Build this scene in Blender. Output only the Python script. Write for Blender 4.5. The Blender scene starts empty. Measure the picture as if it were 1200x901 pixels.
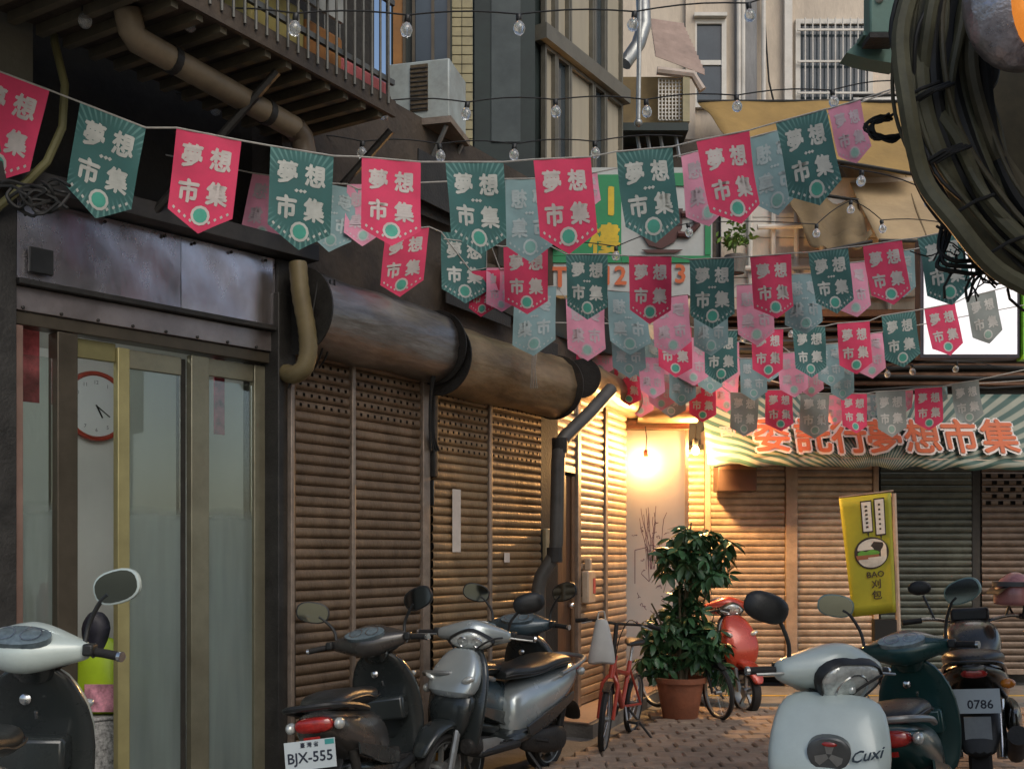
import bpy, bmesh, math, random
from mathutils import Vector, Matrix
random.seed(7)
R = math.radians
scene = bpy.context.scene
C = scene.collection
# ------------------------------------------------------------------ camera
F = 1300.0; CX = 600.0; HY = 650.0; EYE = 1.5
cam_d = bpy.data.cameras.new('camera'); cam = bpy.data.objects.new('camera', cam_d)
C.objects.link(cam)
cam.location = (0, 0, EYE); cam.rotation_euler = (math.pi/2, 0, 0)
cam_d.sensor_width = 36; cam_d.lens = F/1200*36
cam_d.shift_y = (HY-450.5)/1200
cam_d.clip_start = 0.05; cam_d.clip_end = 500
scene.camera = cam
# ------------------------------------------------------------------ sky, sun, exposure
SUN_EL, SUN_AZ = 42.0, 150.0       # soft overcast evening light from behind the viewer
world = bpy.data.worlds.new('World'); scene.world = world; world.use_nodes = True
wn = world.node_tree.nodes; wl = world.node_tree.links; wn.clear()
sky = wn.new('ShaderNodeTexSky'); sky.sky_type = 'NISHITA'; sky.sun_disc = False
sky.sun_elevation = R(SUN_EL); sky.sun_rotation = R(SUN_AZ)
sky.dust_density = 2.5; sky.air_density = 1.0; sky.ozone_density = 0.6
bg = wn.new('ShaderNodeBackground'); bg.inputs['Strength'].default_value = 0.10
wo = wn.new('ShaderNodeOutputWorld')
wl.new(sky.outputs[0], bg.inputs[0]); wl.new(bg.outputs[0], wo.inputs[0])
sd = bpy.data.lights.new('sun', 'SUN'); sd.energy = 0.8; sd.angle = R(40); sd.color = (1.0, 0.98, 0.91)
sun = bpy.data.objects.new('sun', sd); C.objects.link(sun)
az = R(SUN_AZ); el = R(SUN_EL)
sdir = Vector((math.sin(az)*math.cos(el), math.cos(az)*math.cos(el), math.sin(el)))
sun.rotation_euler = sdir.to_track_quat('Z', 'Y').to_euler(); sun.location = (0, 0, 30)
vs = scene.view_settings
vs.view_transform = 'Standard'; vs.look = 'None'; vs.gamma = 1; vs.use_curve_mapping = False
vs.exposure = 0.42
# ------------------------------------------------------------------ helpers
def P(px, py, Y):
    return Vector(((px-CX)/F*Y, Y, EYE+(HY-py)/F*Y))
def G(px, py, z=0.0):
    Y = F*(EYE-z)/(py-HY); return Vector(((px-CX)/F*Y, Y, z))
MW = {}                                  # world matrix of each thing / part
def thing(name, label, cat, loc=(0, 0, 0), rz=0.0, group=None, roll=0.0):
    o = bpy.data.objects.new(name, None); C.objects.link(o)
    o.empty_display_size = 0.1
    o.location = loc; o.rotation_euler = (roll, 0, rz)
    o['label'] = label; o['category'] = cat
    if group: o['group'] = group
    MW[o] = Matrix.Translation(Vector(loc)) @ o.rotation_euler.to_matrix().to_4x4()
    return o
def tag(o, label=None, cat=None, group=None, kind=None):
    if label: o['label'] = label
    if cat: o['category'] = cat
    if group: o['group'] = group
    if kind: o['kind'] = kind
    return o
class MB:
    def __init__(s): s.v = []; s.f = []; s.uv = None
    def add(s, vs_, fs):
        b = len(s.v); s.v += [Vector(v) for v in vs_]; s.f += [tuple(i+b for i in f) for f in fs]; return s
    def box(s, c, size, M=None):
        x, y, z = (d/2 for d in size); c = Vector(c)
        pts = [Vector((sx*x, sy*y, sz*z)) for sz in (-1, 1) for sy in (-1, 1) for sx in (-1, 1)]
        if M is not None: pts = [M @ p for p in pts]
        return s.add([c+p for p in pts], [(0, 2, 3, 1), (4, 5, 7, 6), (0, 1, 5, 4), (2, 6, 7, 3), (0, 4, 6, 2), (1, 3, 7, 5)])
    def bx(s, x0, x1, y0, y1, z0, z1):
        return s.box(((x0+x1)/2, (y0+y1)/2, (z0+z1)/2), (x1-x0, y1-y0, z1-z0))
    def loftg(s, rings, cap=True):
        """rings: lists of points, same length"""
        n = len(rings[0]); b = len(s.v)
        for r in rings: s.v += [Vector(p) for p in r]
        for i in range(len(rings)-1):
            for j in range(n):
                k = (j+1) % n
                s.f.append((b+i*n+j, b+i*n+k, b+(i+1)*n+k, b+(i+1)*n+j))
        if cap:
            s.f.append(tuple(b+j for j in reversed(range(n))))
            s.f.append(tuple(b+(len(rings)-1)*n+j for j in range(n)))
        return s
    def loft(s, secs, n=16, e=0.75):
        """secs: (cx,cy,cz,a,b,pitch) ring: y half width a, b along tilted up vector"""
        rings = []
        for c in secs:
            cx, cy, cz, a, b_ = c[:5]; p = R(c[5]) if len(c) > 5 else 0
            u = Vector((0, 1, 0)); v = Vector((-math.sin(p), 0, math.cos(p)))
            rr = []
            for j in range(n):
                t = 2*math.pi*j/n; ct, st = math.cos(t), math.sin(t)
                rr.append(Vector((cx, cy, cz)) + u*(a*math.copysign(abs(ct)**e, ct)) + v*(b_*math.copysign(abs(st)**e, st)))
            rings.append(rr)
        return s.loftg(rings)
    def tube(s, pts, r, n=8, cap=True):
        pts = [Vector(p) for p in pts]; rr = r if isinstance(r, (list, tuple)) else [r]*len(pts)
        rings = []; up = Vector((0, 0, 1)); pu = None
        for i, p in enumerate(pts):
            d = (pts[min(i+1, len(pts)-1)]-pts[max(i-1, 0)])
            if d.length < 1e-9: d = Vector((0, 0, 1))
            d.normalize()
            if pu is None:
                a = up if abs(d.z) < .9 else Vector((1, 0, 0)); u = d.cross(a).normalized()
            else:
                u = pu - d*pu.dot(d)
                u = u.normalized() if u.length > 1e-6 else d.cross(Vector((1, 0, 0))).normalized()
            pu = u; w = d.cross(u)
            rings.append([p+(u*math.cos(2*math.pi*j/n)+w*math.sin(2*math.pi*j/n))*rr[i] for j in range(n)])
        return s.loftg(rings, cap)
    def lathe(s, prof, n=24, M=None, close=False):
        """prof: (r, h) about local z; M places it"""
        rings = []
        for r, h in prof:
            ring = [Vector((r*math.cos(2*math.pi*j/n), r*math.sin(2*math.pi*j/n), h)) for j in range(n)]
            rings.append([M @ p for p in ring] if M is not None else ring)
        if close: rings.append(rings[0])
        return s.loftg(rings, cap=not close)
    def ball(s, c, rad, M=None, nu=16, nv=10):
        rad = rad if isinstance(rad, (tuple, list)) else (rad,)*3
        rings = []
        for i in range(1, nv):
            ph = math.pi*i/nv
            ring = [Vector((rad[0]*math.sin(ph)*math.cos(2*math.pi*j/nu), rad[1]*math.sin(ph)*math.sin(2*math.pi*j/nu), -rad[2]*math.cos(ph))) for j in range(nu)]
            rings.append([Vector(c)+((M @ p) if M is not None else p) for p in ring])
        return s.loftg(rings)
    def prism(s, poly, d):
        """poly: list of 3D points (planar), extruded by vector d"""
        n = len(poly); d = Vector(d); a = [Vector(p) for p in poly]
        s.add(a+[p+d for p in a], [tuple(reversed(range(n))), tuple(range(n, 2*n))]+[(i, (i+1) % n, n+(i+1) % n, n+i) for i in range(n)])
        return s
    def xform(s, M): s.v = [M @ v for v in s.v]; return s
    def mesh(s, name, mat=None, smooth=True, fix=True, angle=40):
        me = bpy.data.meshes.new(name)
        me.from_pydata([tuple(v) for v in s.v], [], s.f)
        if s.uv:
            l = me.uv_layers.new(name='UVMap')
            for lp in me.loops: l.data[lp.index].uv = s.uv[lp.vertex_index]
        if fix:
            bm = bmesh.new(); bm.from_mesh(me); bmesh.ops.recalc_face_normals(bm, faces=bm.faces[:]); bm.to_mesh(me); bm.free()
        if mat: me.materials.append(mat)
        if smooth:
            me.polygons.foreach_set('use_smooth', [True]*len(me.polygons))
            me.set_sharp_from_angle(angle=R(angle))
        me.update()
        return me
    def build(s, name, mat, parent=None, world=False, smooth=True, fix=True, bevel=0, subsurf=0, angle=40):
        if world and parent is not None and parent in MW:
            Mi = MW[parent].inverted(); s.v = [Mi @ v for v in s.v]
        o = bpy.data.objects.new(name, s.mesh(name, mat, smooth, fix, angle)); C.objects.link(o)
        if parent is not None:
            o.parent = parent; MW[o] = MW.get(parent, Matrix())
        if bevel:
            m = o.modifiers.new('bevel', 'BEVEL'); m.width = bevel; m.segments = 2; m.limit_method = 'ANGLE'; m.angle_limit = R(40)
        if subsurf:
            m = o.modifiers.new('sub', 'SUBSURF'); m.levels = subsurf; m.render_levels = subsurf
        return o
def link(name, me, parent, loc=(0, 0, 0), rot=(0, 0, 0)):
    o = bpy.data.objects.new(name, me); C.objects.link(o); o.parent = parent
    o.location = loc; o.rotation_euler = rot; return o
# ------------------------------------------------------------------ materials
MATS = {}
def mat(name, col, rough=0.6, metal=0.0, var=0.25, scale=6.0, bump=0.0, bscale=60.0, spec=0.5, dirt=None, dirt_amt=0.5,
        stretch=(1, 1, 1), emit=None, coat=0.0, trans=0.0, alpha=1.0, ior=1.45, rvar=0.15, sss=0.0):
    if name in MATS: return MATS[name]
    m = bpy.data.materials.new(name); m.use_nodes = True; MATS[name] = m
    nt = m.node_tree; N = nt.nodes; L = nt.links; b = N['Principled BSDF']
    b.inputs['Roughness'].default_value = rough; b.inputs['Metallic'].default_value = metal
    b.inputs['Specular IOR Level'].default_value = spec; b.inputs['IOR'].default_value = ior
    b.inputs['Coat Weight'].default_value = coat; b.inputs['Coat Roughness'].default_value = 0.12
    b.inputs['Transmission Weight'].default_value = trans; b.inputs['Alpha'].default_value = alpha
    tc = N.new('ShaderNodeTexCoord'); mp = N.new('ShaderNodeMapping'); mp.inputs['Scale'].default_value = stretch
    geo = N.new('ShaderNodeNewGeometry')
    L.new(geo.outputs['Position'], mp.inputs['Vector'])
    n1 = N.new('ShaderNodeTexNoise'); n1.inputs['Scale'].default_value = scale; n1.inputs['Detail'].default_value = 6; n1.inputs['Roughness'].default_value = 0.65
    L.new(mp.outputs[0], n1.inputs['Vector'])
    cr = N.new('ShaderNodeValToRGB'); e = cr.color_ramp.elements
    e[0].position = 0.3; e[1].position = 0.72
    e[0].color = tuple(c*(1-var) for c in col)+(1,); e[1].color = tuple(min(1, c*(1+var)) for c in col)+(1,)
    L.new(n1.outputs['Fac'], cr.inputs['Fac']); out = cr.outputs['Color']
    if dirt:
        n2 = N.new('ShaderNodeTexNoise'); n2.inputs['Scale'].default_value = scale*0.45; n2.inputs['Detail'].default_value = 8; n2.inputs['Roughness'].default_value = 0.75
        L.new(mp.outputs[0], n2.inputs['Vector'])
        r2 = N.new('ShaderNodeMapRange'); r2.inputs['From Min'].default_value = 0.45; r2.inputs['From Max'].default_value = 0.75
        r2.inputs['To Max'].default_value = dirt_amt; L.new(n2.outputs['Fac'], r2.inputs['Value'])
        mx = N.new('ShaderNodeMix'); mx.data_type = 'RGBA'; L.new(r2.outputs[0], mx.inputs['Factor'])
        L.new(out, mx.inputs[6]); mx.inputs[7].default_value = tuple(dirt)+(1,); out = mx.outputs[2]
    L.new(out, b.inputs['Base Color'])
    if rvar:
        r3 = N.new('ShaderNodeMapRange'); r3.inputs['To Min'].default_value = max(0.02, rough-rvar); r3.inputs['To Max'].default_value = min(1, rough+rvar)
        L.new(n1.outputs['Fac'], r3.inputs['Value']); L.new(r3.outputs[0], b.inputs['Roughness'])
    if bump:
        n4 = N.new('ShaderNodeTexNoise'); n4.inputs['Scale'].default_value = bscale; n4.inputs['Detail'].default_value = 4
        L.new(mp.outputs[0], n4.inputs['Vector'])
        bp = N.new('ShaderNodeBump'); bp.inputs['Strength'].default_value = bump; bp.inputs['Distance'].default_value = 0.02
        L.new(n4.outputs['Fac'], bp.inputs['Height']); L.new(bp.outputs[0], b.inputs['Normal'])
    if emit:
        b.inputs['Emission Color'].default_value = tuple(emit[0])+(1,); b.inputs['Emission Strength'].default_value = emit[1]
    return m
def glass(name, col=(0.90, 0.95, 0.93), rough=0.02, frost=False):
    """thin architectural glass: mostly clear, mirror-like at its angle"""
    if name in MATS: return MATS[name]
    m = bpy.data.materials.new(name); m.use_nodes = True; MATS[name] = m
    N = m.node_tree.nodes; L = m.node_tree.links; N.clear()
    out = N.new('ShaderNodeOutputMaterial'); tr = N.new('ShaderNodeBsdfTransparent'); gl = N.new('ShaderNodeBsdfGlossy')
    tr.inputs[0].default_value = tuple(col)+(1,); gl.inputs['Roughness'].default_value = rough
    fr = N.new('ShaderNodeFresnel'); fr.inputs[0].default_value = 1.6
    mx = N.new('ShaderNodeMixShader'); L.new(fr.outputs[0], mx.inputs[0]); L.new(tr.outputs[0], mx.inputs[1]); L.new(gl.outputs[0], mx.inputs[2])
    if frost:
        df = N.new('ShaderNodeBsdfTranslucent'); df.inputs[0].default_value = (0.62, 0.70, 0.68, 1)
        d2 = N.new('ShaderNodeBsdfDiffuse'); d2.inputs[0].default_value = (0.30, 0.35, 0.335, 1)
        m2 = N.new('ShaderNodeMixShader'); m2.inputs[0].default_value = 0.45; L.new(df.outputs[0], m2.inputs[1]); L.new(d2.outputs[0], m2.inputs[2])
        # etched film on the lower part of each pane, thinning out upward in streaks
        g = N.new('ShaderNodeNewGeometry'); sp = N.new('ShaderNodeSeparateXYZ'); L.new(g.outputs['Position'], sp.inputs[0])
        ns = N.new('ShaderNodeTexNoise'); ns.inputs['Scale'].default_value = 3; L.new(g.outputs['Position'], ns.inputs['Vector'])
        ad = N.new('ShaderNodeMath'); ad.operation = 'MULTIPLY_ADD'; ad.inputs[1].default_value = 0.06; L.new(ns.outputs['Fac'], ad.inputs[0]); L.new(sp.outputs['Z'], ad.inputs[2])
        mr = N.new('ShaderNodeMapRange'); mr.inputs['From Min'].default_value = 1.72; mr.inputs['From Max'].default_value = 1.80
        mr.inputs['To Min'].default_value = 0.68; mr.inputs['To Max'].default_value = 0.025; L.new(ad.outputs[0], mr.inputs['Value'])
        mpn = N.new('ShaderNodeMapping'); mpn.inputs['Scale'].default_value = (5, 5, .5); L.new(g.outputs['Position'], mpn.inputs['Vector'])
        n5 = N.new('ShaderNodeTexNoise'); n5.inputs['Scale'].default_value = 1.3; n5.inputs['Detail'].default_value = 3; L.new(mpn.outputs[0], n5.inputs['Vector'])
        r5 = N.new('ShaderNodeMapRange'); r5.inputs['From Min'].default_value = .35; r5.inputs['From Max'].default_value = .68; r5.inputs['To Min'].default_value = .62; r5.inputs['To Max'].default_value = 1.12; L.new(n5.outputs['Fac'], r5.inputs['Value'])
        mu5 = N.new('ShaderNodeMath'); mu5.operation = 'MULTIPLY'; mu5.use_clamp = True; L.new(mr.outputs[0], mu5.inputs[0]); L.new(r5.outputs[0], mu5.inputs[1])
        m3 = N.new('ShaderNodeMixShader'); L.new(mu5.outputs[0], m3.inputs[0]); L.new(mx.outputs[0], m3.inputs[1]); L.new(m2.outputs[0], m3.inputs[2])
        L.new(m3.outputs[0], out.inputs[0])
    else:
        L.new(mx.outputs[0], out.inputs[0])
    return m
M_slatA = mat('slat_brown_a', (0.21, 0.142, 0.088), 0.42, 0.4, 0.35, 5, 0.25, 45, dirt=(0.07, 0.045, 0.03), stretch=(1, 1, 0.6))
M_slatB = mat('slat_brown_warmlit', (0.32, 0.21, 0.11), 0.40, 0.4, 0.3, 5, 0.25, 45, dirt=(0.09, 0.06, 0.035), stretch=(1, 1, 0.6))  # base pushed golden in place of lamplight that misses this pair
M_slatC = mat('slat_pale', (0.44, 0.33, 0.23), 0.45, 0.35, 0.22, 6, 0.2, 45, dirt=(0.14, 0.09, 0.05))
M_slatD = mat('slat_far', (0.42, 0.32, 0.23), 0.45, 0.35, 0.25, 6, 0.2, 45, dirt=(0.13, 0.08, 0.05))
M_slatG = mat('slat_darkgreen', (0.075, 0.085, 0.07), 0.45, 0.3, 0.35, 6, 0.2, 45, dirt=(0.03, 0.025, 0.02))
M_slatR = mat('slat_rust', (0.14, 0.105, 0.08), 0.45, 0.3, 0.35, 6, 0.2, 45, dirt=(0.06, 0.035, 0.02))
M_rail = mat('rail_steel', (0.30, 0.24, 0.19), 0.45, 0.5, 0.3, 8, 0.15, 60, dirt=(0.10, 0.06, 0.04))
M_steel = mat('fascia_steel', (0.68, 0.65, 0.69), 0.27, 0.9, 0.28, 2.6, 0.22, 3.2, dirt=(0.30, 0.24, 0.22), dirt_amt=0.75, stretch=(1, 1, .6), rvar=.2)
M_roll = mat('roller_steel', (0.34, 0.31, 0.28), 0.36, 0.9, 0.4, 4, 0.3, 14, dirt=(0.09, 0.07, 0.05), dirt_amt=.8, stretch=(.4, .4, 2.2))
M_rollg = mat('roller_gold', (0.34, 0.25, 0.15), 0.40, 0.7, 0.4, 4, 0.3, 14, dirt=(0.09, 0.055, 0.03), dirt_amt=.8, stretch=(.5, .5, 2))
M_dark = mat('dark_steel', (0.035, 0.033, 0.030), 0.55, 0.3, 0.4, 7, 0.2, 60)
M_black = mat('black_void', (0.012, 0.012, 0.011), 0.8, 0, 0.3, 5)
M_alu = mat('alu_frame', (0.25, 0.235, 0.165), 0.38, 0.6, 0.15, 6, 0.05, 80, dirt=(0.14, 0.11, 0.07))
M_bronze = mat('bronze_frame', (0.085, 0.07, 0.05), 0.4, 0.5, 0.2, 6)
M_wallw = mat('room_white', (0.72, 0.72, 0.69), 0.8, 0, 0.05, 2)
M_conc = mat('concrete', (0.20, 0.19, 0.17), 0.85, 0, 0.3, 3, 0.4, 50, dirt=(0.09, 0.08, 0.07))
M_grout = mat('grout', (0.075, 0.062, 0.05), 0.95, 0, 0.3, 8, 0.4, 60)
M_paver = mat('paver', (0.36, 0.265, 0.19), 0.78, 0, 0.35, 4, 0.5, 70, dirt=(0.17, 0.125, 0.09), dirt_amt=.65)
M_tile = mat('step_tile', (0.38, 0.27, 0.20), 0.5, 0, 0.2, 4, 0.2, 50, dirt=(0.16, 0.11, 0.08))
M_plastic = mat('black_plastic', (0.020, 0.021, 0.021), 0.42, 0, 0.3, 20, 0.1, 200)
M_rubber = mat('rubber', (0.022, 0.021, 0.020), 0.75, 0, 0.3, 20, 0.2, 150)
M_leather = mat('seat_vinyl', (0.022, 0.024, 0.024), 0.33, 0, 0.3, 15, 0.15, 120, spec=.6)
M_chrome = mat('chrome', (0.65, 0.66, 0.66), 0.2, 0.95, 0.1, 20)
M_mirror = mat('mirror_glass', (0.26, 0.31, 0.32), 0.06, 1.0, 0.05, 10, rvar=0)
M_lens = mat('headlamp_lens', (0.60, 0.63, 0.60), 0.14, 0.35, 0.35, 28, 0.5, 22, coat=1.0)
M_red = mat('red_lens', (0.36, 0.02, 0.016), 0.15, 0, 0.4, 30, coat=1.0)
M_amber = mat('amber_lens', (0.7, 0.22, 0.02), 0.2, 0, 0.2, 30, coat=1.0)
M_wire = mat('wire_black', (0.018, 0.018, 0.017), 0.6, 0, 0.3, 20)
M_cord = mat('cord_white', (0.42, 0.40, 0.36), 0.8, 0, 0.2, 30)
M_white = mat('white_print', (0.60, 0.59, 0.55), 0.7, 0, 0.12, 20)
M_paper = mat('paper', (0.62, 0.55, 0.48), 0.85, 0, 0.1, 9)
# ------------------------------------------------------------------ lettering (flat print)
GL = {}
def glyph(txt, bold=0.0, cent=True):
    k = (txt, bold)
    if k in GL: return GL[k]
    cu = bpy.data.curves.new('print', 'FONT'); cu.body = txt; cu.size = 1; cu.resolution_u = 2
    ob = bpy.data.objects.new('print', cu); C.objects.link(ob)
    dg = bpy.context.evaluated_depsgraph_get(); dg.update()
    me = bpy.data.meshes.new_from_object(ob.evaluated_get(dg))
    v = [tuple(p.co) for p in me.vertices]; f = [tuple(p.vertices) for p in me.polygons]
    bpy.data.objects.remove(ob); bpy.data.meshes.remove(me); bpy.data.curves.remove(cu)
    x0 = min(p[0] for p in v); x1 = max(p[0] for p in v); y0 = min(p[1] for p in v); y1 = max(p[1] for p in v)
    sh = [(0, 0)] if not bold else [(bold*math.cos(a), bold*math.sin(a)) for a in (0.4, 1.97, 3.54, 5.11)]+[(0, 0)]
    if bold > 0.045: sh += [(bold*math.cos(a), bold*math.sin(a)) for a in (1.18, 2.75, 4.32, 5.9)]
    V = []; Fc = []
    for i, (dx, dy) in enumerate(sh):
        b = len(V)
        V += [((p[0]-(x0+x1)/2)+dx, (p[1]-(y0+y1)/2)+dy, i*0.0011) for p in v]
        Fc += [tuple(j+b for j in q) for q in f]
    GL[k] = (V, Fc, x1-x0, y1-y0); return GL[k]
def put_text(mb, txt, c, ux, uy, size, bold=0.0, nrm=None, depth=1.0):
    """lettering centred at c; ux/uy unit axes, size = font size in metres"""
    V, Fc, w, h = glyph(txt, bold); c = Vector(c); ux = Vector(ux); uy = Vector(uy)
    n = Vector(nrm) if nrm is not None else ux.cross(uy)
    mb.add([c+ux*(x*size)+uy*(y*size)+n*(z*depth*size) for x, y, z in V], Fc); return mb
def smooth(pts, k=5):
    out = []
    for i in range(len(pts)-1):
        p0_ = pts[max(i-1, 0)]; p1_ = pts[i]; p2_ = pts[i+1]; p3_ = pts[min(i+2, len(pts)-1)]
        for j in range(k):
            t_ = j/k; out.append(0.5*((2*p1_)+(p2_-p0_)*t_+(2*p0_-5*p1_+4*p2_-p3_)*t_*t_+(3*p1_-p0_-3*p2_+p3_)*t_**3))
    out.append(pts[-1]); return out
# ================================================================== the setting
class Seg:
    def __init__(s, p0, p1):
        s.o = Vector((p0[0], p0[1])); s.d = (Vector((p1[0], p1[1]))-s.o); s.len = s.d.length; s.d.normalize()
        s.n = Vector((s.d.y, -s.d.x)); s.rz = math.atan2(s.d.y, s.d.x)
    def t(s, px, d=0.0):
        k = (px-CX)/F; o = s.o+s.n*d
        return (k*o.y-o.x)/(s.d.x-k*s.d.y)
    def w(s, t, d, z):
        p = s.o+s.d*t+s.n*d; return Vector((p.x, p.y, z))
    def tz(s, px, py, d=0.0):
        t = s.t(px, d); p = s.w(t, d, 0); return t, EYE+(HY-py)/F*p.y
    def loc(s): return (s.o.x, s.o.y, 0)
def sxy(px, sc): return ((px-CX)/sc, F/sc)
SG = Seg(sxy(10, 238), sxy(330, 194))
SA = Seg(sxy(330, 194), sxy(630, 140))
SC = Seg(sxy(640, 138), sxy(728, 113))
YF = 12.5                                   # far wall
def xf(px, Y=YF): return (px-CX)/F*Y
# --- ground
tag(MB().add([(-60, -30, 0), (60, -30, 0), (60, 90, 0), (-60, 90, 0)], [(0, 1, 2, 3)]).build('ground', M_conc), kind='structure')
# --- brick pavement: one paver after the other
pv = MB().prism([(-0.75, 3.0, 0.004), (8, 3.0, 0.004), (8, 10.62, 0.004), (1.47, 10.62, 0.004), (-0.75, 5.44, 0.004)], (0, 0, 0.012)).build('pavement', M_grout)
tag(pv, kind='structure')
brick_me = []
for i in range(4):
    b = MB()
    b.box((0, 0, 0.018), (0.190, 0.190, 0.036))
    me = b.mesh('brick', M_paver, smooth=False)
    bm = bmesh.new(); bm.from_mesh(me)
    bmesh.ops.bevel(bm, geom=[e for e in bm.edges if all(v.co.z > 0.02 for v in e.verts)], offset=0.008+0.002*i, segments=1, affect='EDGES')
    bm.to_mesh(me); bm.free(); brick_me.append(me)
cells = []
for r_ in range(38):
    y = 3.1+0.2*r_; sh = 0.1*(r_ % 2)
    xl = -0.75+max(0, (y-5.44))*2.22/5.18 + 0.1
    for c_ in range(46):
        x = -0.75+0.2*c_+sh
        if x < xl or x > 7.9: continue
        q = (x/y*F+CX, HY+F*EYE/y)
        cells.append((0 if (600 < q[0] < 1000 and q[1] < 940) else 1, abs(q[0]-800)+abs(q[1]-860)*2, x, y))
cells.sort(); rest = MB(); PVM = MW.get(pv)
for k, (_, _, x, y) in enumerate(cells):
    dz = random.uniform(-0.004, 0.005)
    if k < 300:
        link('brick', brick_me[k % 4], pv, (x+random.uniform(-.003, .003), y+random.uniform(-.003, .003), 0.014+dz), (random.uniform(-.02, .02), random.uniform(-.02, .02), random.uniform(-.02, .02)))
    else:
        rest.box((x, y, 0.030+dz), (0.188, 0.188, 0.036))
o = rest.build('brick_field', M_paver, pv, smooth=False); o['kind'] = 'stuff'
# --- raised step along the shops on the left, with a kerb
stp = [(0.30, 9.25), (0.66, 9.05), (1.50, 11.32), (2.0, 11.62), (2.0, 12.45), (1.2, 12.45)]
tag(MB().prism([(x, y, 0.0) for x, y in stp], (0, 0, 0.116)).build('step', M_conc), kind='structure')
st2 = MB().prism([(x+(-.035 if i in (1, 2) else 0), y, 0.118) for i, (x, y) in enumerate(stp)], (0, 0, 0.012)).build('step_paving', M_tile); tag(st2, kind='structure')
tag(MB().bx(1.9, 8.2, 11.0, 12.45, 0.0, 0.03).build('gutter_strip', M_conc), kind='structure')
tag(MB().bx(2.05, 8.2, 11.55, 11.62, 0.031, 0.036).build('yellow_line', mat('yellow_paint', (0.55, 0.36, 0.05), .7, 0, .35, 5, dirt=(.2, .16, .1))), kind='structure')

# ================================================================== roller shutters
def slat_mesh(w, pitch, m, holes=None, depth=0.017, big=False):
    """curved interlocking slat, hung from its top edge, facing local -y; holes = list of (x,width)"""
    prof = [(-0.003, pitch*0.99), (-depth*0.72, pitch*0.92), (-depth*.98, pitch*0.72), (-depth, pitch*0.40), (-depth*0.72, pitch*0.15), (0.002, pitch*0.05), (0.005, pitch*-0.06)]
    b = MB()
    xs = [0.0]; keep = []
    if holes:
        for hx, hw in holes:
            xs += [hx-hw/2, hx+hw/2]
    xs += [w]
    n = len(prof)
    for x in xs: b.v += [Vector((x, p[0], p[1])) for p in prof]
    for i in range(len(xs)-1):
        hole = holes and i % 2 == 1
        for j in range(n-1):
            if hole and j in ((2, 3) if big else (2,)): continue
            b.f.append((i*n+j, (i+1)*n+j, (i+1)*n+j+1, i*n+j+1))
    return b.mesh('slat', m, smooth=True, fix=False, angle=60)
def shutter(label, seg_loc, rz, x0, x1, z0, z1, pitch, m, rows=0, out=0.05, hole_w=0.022, hole_step=0.07, first=2, rail=None, depth=0.017, jit=0.002, lean=0.02, group=None):
    t = thing('roller_shutter', label, 'shutter', seg_loc, rz, group)
    t.location = Vector(seg_loc)+Matrix.Rotation(rz, 3, 'Z') @ Vector((x0, -out, 0)); MW[t] = Matrix.Translation(t.location) @ Matrix.Rotation(rz, 4, 'Z')
    w = x1-x0
    plain = slat_mesh(w, pitch, m, depth=depth)
    pa = slat_mesh(w, pitch, m, [(hole_step*(i+.5), hole_w) for i in range(int(w/hole_step)) if hole_step*(i+.5)+hole_w < w], depth, hole_w > .04)
    pb = slat_mesh(w, pitch, m, [(hole_step*(i+1), hole_w) for i in range(int(w/hole_step)) if hole_step*(i+1)+hole_w < w], depth, hole_w > .04)
    n = int((z1-z0-0.07)/pitch)
    top = z0+0.07+n*pitch
    for i in range(n):
        fromtop = n-1-i
        me = plain
        if rows and first <= fromtop < first+rows: me = pa if fromtop % 2 else pb
        link('slat', me, t, (random.uniform(-jit, jit), random.uniform(-jit, jit)*1.5, z0+0.07+i*pitch), (random.gauss(0, lean), 0, random.gauss(0, 0.0015)))
    MB().bx(0.004, w-0.004, -0.02, 0.02, z0+0.004, z0+0.068).build('bottom_bar', rail or M_rail, t, bevel=.004)
    # black sheet standing in for the unlit room behind the perforations
    MB().bx(0, w, 0.03, 0.045, z0, z1).build('backing', M_black, t)
    return t
# near shop pair (A), second pair (B)
pA = [SA.t(x) for x in (333, 401, 406, 484)]
pB = [SA.t(x) for x in (499, 563, 567, 626)]
shutter('dull brown slatted shutter right beside the glass shopfront', SA.loc(), SA.rz, pA[0], pA[1], 0.05, 2.86, 0.0645, M_slatA, rows=5, first=2)
shutter('brown slatted shutter right behind the black scooter, second from the glass shopfront', SA.loc(), SA.rz, pA[2], pA[3], 0.05, 2.86, 0.0645, M_slatA, rows=5, first=2, lean=.035)
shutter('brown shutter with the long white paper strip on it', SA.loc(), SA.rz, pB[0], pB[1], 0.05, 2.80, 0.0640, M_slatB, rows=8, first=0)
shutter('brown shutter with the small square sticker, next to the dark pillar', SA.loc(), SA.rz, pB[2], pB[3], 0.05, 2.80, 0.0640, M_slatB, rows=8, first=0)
# shop C, the pale shutters round the corner lamp
pC = [SC.t(x) for x in (644, 667, 671, 700, 703, 727)]
shutter('narrow pale shutter above the brown door by the drainpipe', SC.loc(), SC.rz, pC[0], pC[1], 2.22, 2.95, 0.076, M_slatC, rows=0)
shutter('pale lamp-lit shutter with a meter box on it', SC.loc(), SC.rz, pC[2], pC[3], 0.14, 2.95, 0.076, M_slatC)
shutter('pale lamp-lit shutter right beside the white board', SC.loc(), SC.rz, pC[4], pC[5], 0.14, 2.95, 0.076, M_slatC)
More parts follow.
